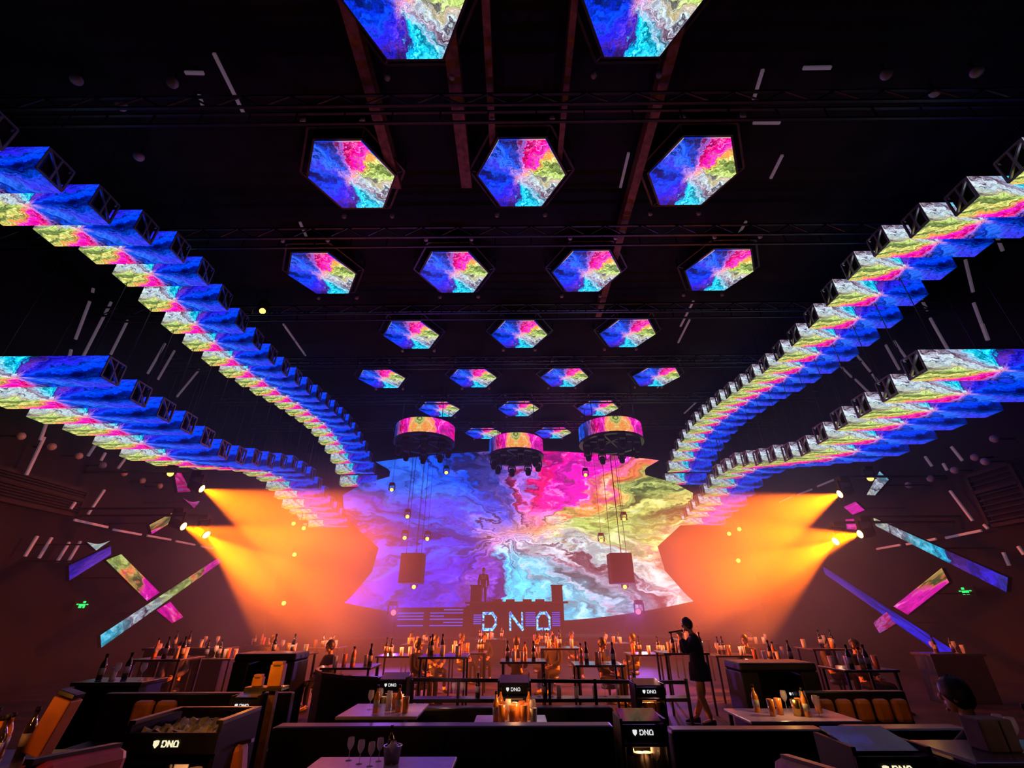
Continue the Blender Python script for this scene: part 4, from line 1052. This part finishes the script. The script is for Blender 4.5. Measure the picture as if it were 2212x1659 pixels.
MB().box((.5, .1, .46), (2.6, .12, .92)).build('back_board', M['leather'], r, .02); MB().box((.5, -.2, .2), (2.6, .5, .4)).build('seat', M['leather'], r, .03)
for k in range(2): MB().box((-.15 + k * .30, -.02, .70), (.26, .12, .30)).build('cushion', M['tan'], r, .05)
lamp('bench_lamp', ((a.x + b.x) / 2, 6.7, 1.3), 1.6, (1, .4, .08))
# rail over the centre
a = PX(893, 1468, 8.8); b = PX(1482, 1474, 8.8)
r = empty('floor_rail', ((a.x + b.x) / 2, 8.8, 0), 'dark metal rail crossing behind the centre cabinets', 'rail'); W = b.x - a.x
MB().bar((-W / 2, 0, a.z), (W / 2, 0, b.z), .05, .05).build('top_rail', M['black'], r)
MB().box((0, .05, .62), (W, .3, .05)).build('glass_shelf', M['metal'], r)
for k in range(7): MB().bar((-W / 2 + k * W / 6, 0, 0), (-W / 2 + k * W / 6, 0, a.z), .045).build('post', M['metal'], r)
spread(['wg'] * 9 + ['cp'] * 4 + ['db'] * 3, (a.x + b.x) / 2, 8.85, .645, W - .5, .14, 'on the shelf of the floor rail', 'glasses on the rail shelf', 1.1, 9)
for i, px in enumerate((960, 1420)):
    lamp('shelf_lamp', (PX(px, 1500, 8.4).x, 8.35, 1.0), 4, (1, .45, .4))
# curved counter at the left
r = empty('curved_counter', (0, 0, 0), 'curved dark counter with a pale top edge left of the centre', 'counter')
pts = [PX(700, 1440, 11.0), PX(686, 1448, 10.4), PX(700, 1456, 9.9), PX(750, 1462, 9.6), PX(815, 1465, 9.5), PX(872, 1466, 9.5)]
m = MB(); bs = MB()
for p, q in zip(pts, pts[1:]): m.bar(p, q, .10, .05); c_ = (p + q) / 2; bs.bar((p.x, p.y, c_.z / 2), (q.x, q.y, c_.z / 2), .06, c_.z - .06)
m.build('top_edge', M['tabled'], r); bs.build('front', M['leather'], r)
# hooded booths
def hood(px0, px1, pyt, Y, label, D=.6):
    a = PX(px0, pyt, Y); b = PX(px1, pyt, Y); W = b.x - a.x; H = a.z
    r = empty('hooded_booth', ((a.x + b.x) / 2, Y, 0), label, 'booth', 'hooded booths')
    MB().box((0, D / 2, H - .06), (W, D, .12)).build('roof', M['leather'], r, .03)
    for s in (-1, 1): MB().box((s * (W / 2 - .14), D / 2, (H - .12) / 2), (.28, D, H - .12)).build('side_panel', M['leather'], r, .02)
    MB().box((0, D - .06, H / 2 - .07), (W - .57, .1, H - .14)).build('back_panel', M['cloth'], r)
    return r
hood(1596, 1762, 1432, 8.2, 'big black hooded booth glowing inside at the right behind the singer')
hood(508, 640, 1412, 9.0, 'black hooded booth at the left behind the amber box')
# amber glowing things at the left
def amber_box(px, py0, py1, Y, w_, label, tilt=0):
    a = PX(px, py1, Y); b = PX(px, py0, Y)
    r = empty('amber_box', (a.x, Y, a.z), label, 'box', 'amber lit boxes'); H = b.z - a.z
    MB().box((0, 0, H / 2), (w_, w_ * .6, H), None).build('body', M['tan'], r, .01)
    MB().box((0, -.01, H + .015), (w_ * .8, w_ * .5, .03)).build('lid', M['tan'], r, .005)
    MB().box((0, -w_ * .3 - .005, H * .93), (w_ * .5, .01, H * .05)).build('slot', M['black'], r)
    s = empty('side_stand', (a.x, Y, 0), 'slim dark stand carrying the %s' % label[:50], 'stand', 'side stands')
    MB().box((0, 0, a.z - .02), (w_ + .1, w_ * .6 + .1, .035)).build('top', M['tabled'], s); MB().box((0, 0, (a.z - .04) / 2), (.08, .08, a.z - .04)).build('post', M['orange_brown'], s)
    lamp('box_lamp', (a.x - .05, Y - .55, b.z + .15), 5, (1, .38, .02))
amber_box(594, 1434, 1482, 6.6, .17, 'amber box with a slot in its front at the left')
amber_box(556, 1462, 1482, 6.7, .13, 'small amber box left of the slotted one')
a = PX(-25, 1560, 3.9)
table(a.x + .08, 4.0, 1.1, .8, .95, 'dark side table at the far left crowded with orange lit bottles', M['tabled'])
r = empty('amber_screen', (a.x + .22, 4.2, .95), 'tall amber leather menu holder among bottles at the far left', 'holder')
MB().box((0, 0, .19), (.15, .12, .36), Matrix.Rotation(.25, 3, 'Y')).build('body', M['tan'], r, .01)
MB().box((.05, 0, .39), (.15, .10, .035), Matrix.Rotation(.25, 3, 'Y')).build('cap', M['metal'], r, .005)
spread(['db'] * 5 + ['wg'] * 2 + ['ab'] * 2, a.x - .15, 4.0, .95, .55, .5, 'on the far left side table', 'bottles on the far left table', 1.0, 21)
lamp('table_fill_light', (a.x + .1, 3.72, 1.35), 3.5, (1, .30, .04))
a = PX(140, 1600, 3.5)
table(a.x, 3.3, .7, .45, .72, 'pinkish table with glasses under the far left bottles', M['tablem'])
spread(['wg'] * 4 + ['cp'] * 2, a.x, 3.3, .72, .5, .3, 'on the pinkish table at the left', 'things on the pinkish left table', .9, 22)
# leather seats at the bottom edge
def low_back(p, q, Y0, Y1, hgt, label, mat, e, col=(1, .3, .03), th=.14):
    A = ony(*p, Y0); B = ony(*q, Y1); r = empty('leather_chair', ((A.x + B.x) / 2, (Y0 + Y1) / 2, 0), label, 'chair', 'leather seats at the bottom edge'); o = V(((A.x + B.x) / 2, (Y0 + Y1) / 2, 0))
    m = MB(); h = (A.z + B.z) / 2
    m.bar(V((A.x, Y0, A.z - hgt / 2)) - o, V((B.x, Y1, B.z - hgt / 2)) - o, th, hgt); m.build('backrest', mat, r, .04)
    f = MB(); f.bar(V((A.x, Y0, A.z + .004)) - o, V((B.x, Y1, B.z + .004)) - o, th * .3, .02); f.build('piping', M['leather'], r)
    MB().box((0, .25, (h - hgt) / 2 + .05), (.42, .42, .09)).build('seat', M['leather'], r, .02)
    MB().lathe([(.16, 0), (.03, .03), (.03, h - hgt + .1)], (0, .1, 0), 12).build('pedestal', M['metal'], r)
    lamp('seat_lamp', (o.x + .1, o.y - .5, h + .30), e, col)
low_back((495, 1612), (546, 1600), 3.9, 3.9, .5, 'amber leather chair back at the bottom left of the long sofa', M['tan'], 3.0)
low_back((60, 1650), (255, 1612), 2.2, 2.6, .4, 'wide red leather chair back in the bottom left corner', pbr('red_leather', (.55, .07, .03), .45, noise=.3, scale=6), 1.6, (1, .2, .05))
low_back((1695, 1636), (1800, 1668), 2.9, 2.5, .4, 'brown leather chair back at the bottom right', M['orange_brown'], .8, (1, .35, .1))
# lit pink box at the far right, grey counters
a = PX(2153, 1620, 3.4)
table(a.x + .05, 3.4, .8, .5, a.z, 'dark side table in the bottom right corner', M['tabled'])
r = empty('pale_box', (a.x, 3.4, a.z), 'pale pink box with a dark seam on the bottom right table', 'box')
MB().box((0, 0, .08), (.2, .14, .16)).build('body', M['cloth3'], r, .01); MB().box((.02, -.072, .08), (.008, .004, .15)).build('seam', M['leather'], r)
lamp('corner_lamp', (a.x + .1, 3.0, a.z + .25), .5, (1, .5, .35))
spread(['wg'] * 3 + ['db'], a.x + .2, 3.4, a.z, .3, .3, 'on the bottom right side table', 'things on the bottom right table', .8, 31)
for (x0, x1, yy, Y, lb) in ((195, 330, 1468, 8.5, 'pale edged counter at the left under the blue LED band'), (330, 500, 1398, 13.0, 'dark counter far back at the left under the crossing bands'),
                            (1990, 2100, 1410, 12.5, 'dark counter far back at the right under the violet band')):
    a = PX(x0, yy, Y); b = PX(x1, yy, Y); r = empty('bar_counter', ((a.x + b.x) / 2, Y, 0), lb, 'counter', 'side counters')
    MB().box((0, 0, a.z / 2 - .03), (b.x - a.x, .5, a.z - .06)).build('front', M['leather'], r); MB().box((0, 0, a.z - .03), (b.x - a.x + .1, .6, .055)).build('counter_top', M['tabled'], r, .01)
    spread(['db', 'wg', 'cp', 'db', 'wg'], (a.x + b.x) / 2, Y, a.z, (b.x - a.x) * .8, .3, 'on the side counter, %s' % ('left near' if x0 == 195 else 'left far' if x0 == 330 else 'right far'), 'things on the side counters', 1.2, int(x0))
# ------------------------------------------------------------------ haze
def haze():
    m, t = newmat('stage_haze'); o = t.nodes.new('ShaderNodeOutputMaterial'); v = t.nodes.new('ShaderNodeVolumeScatter')
    v.inputs['Color'].default_value = (.95, .95, .95, 1); v.inputs['Density'].default_value = .012; v.inputs['Anisotropy'].default_value = .1
    t.links.new(v.outputs[0], o.inputs['Volume'])
    b = MB().box((0, 19.0, 4.6), (2 * WX - .3, 19.6, 9.1)).build('stage_haze', m)
    tag(b, 'thin theatrical haze hanging over the dance floor in front of the stage', 'haze', kind='stuff')
    # thicker smoke drifting round the side beam lamps
    m, t = newmat('smoke_plume'); n = t.nodes; L = t.links.new
    o = n.new('ShaderNodeOutputMaterial'); v = n.new('ShaderNodeVolumeScatter'); v.inputs['Color'].default_value = (.97, .97, .97, 1)
    v.inputs['Anisotropy'].default_value = .1
    tc = n.new('ShaderNodeTexCoord'); ln = n.new('ShaderNodeVectorMath'); ln.operation = 'LENGTH'
    mr = n.new('ShaderNodeMapRange'); mr.interpolation_type = 'SMOOTHSTEP'
    for k, q in enumerate((.25, 1.0, 1.0, 0.0)): mr.inputs[k + 1].default_value = q
    nz = n.new('ShaderNodeTexNoise'); nz.inputs['Scale'].default_value = 1.6; nz.inputs['Detail'].default_value = 2
    m2 = n.new('ShaderNodeMapRange'); m2.inputs[1].default_value = .3; m2.inputs[2].default_value = .7; m2.inputs[3].default_value = .3; m2.inputs[4].default_value = 1.7
    mu = n.new('ShaderNodeMath'); mu.operation = 'MULTIPLY'; mv = n.new('ShaderNodeMath'); mv.operation = 'MULTIPLY'; mv.inputs[1].default_value = .075
    L(tc.outputs['Object'], ln.inputs[0]); L(ln.outputs['Value'], mr.inputs[0]); L(tc.outputs['Object'], nz.inputs['Vector'])
    L(nz.outputs['Fac'], m2.inputs[0]); L(m2.outputs[0], mu.inputs[0]); L(mr.outputs[0], mu.inputs[1]); L(mu.outputs[0], mv.inputs[0])
    L(mv.outputs[0], v.inputs['Density']); L(v.outputs[0], o.inputs['Volume'])
    for sd, nm in ((-1, 'left'), (1, 'right')):
        b = MB().ball((0, 0, 0), 1.0, 24, 14).build('smoke_plume', m)
        b.location = (sd * 7.6 + .3, 15.5, 3.6); b.scale = (4.6, 5.0, 4.2)
        tag(b, 'thick smoke lit orange by the beam lamps at the %s side of the stage' % nm, 'smoke', kind='stuff')
haze()
cy.volume_step_rate = 3.0; cy.volume_max_steps = 64
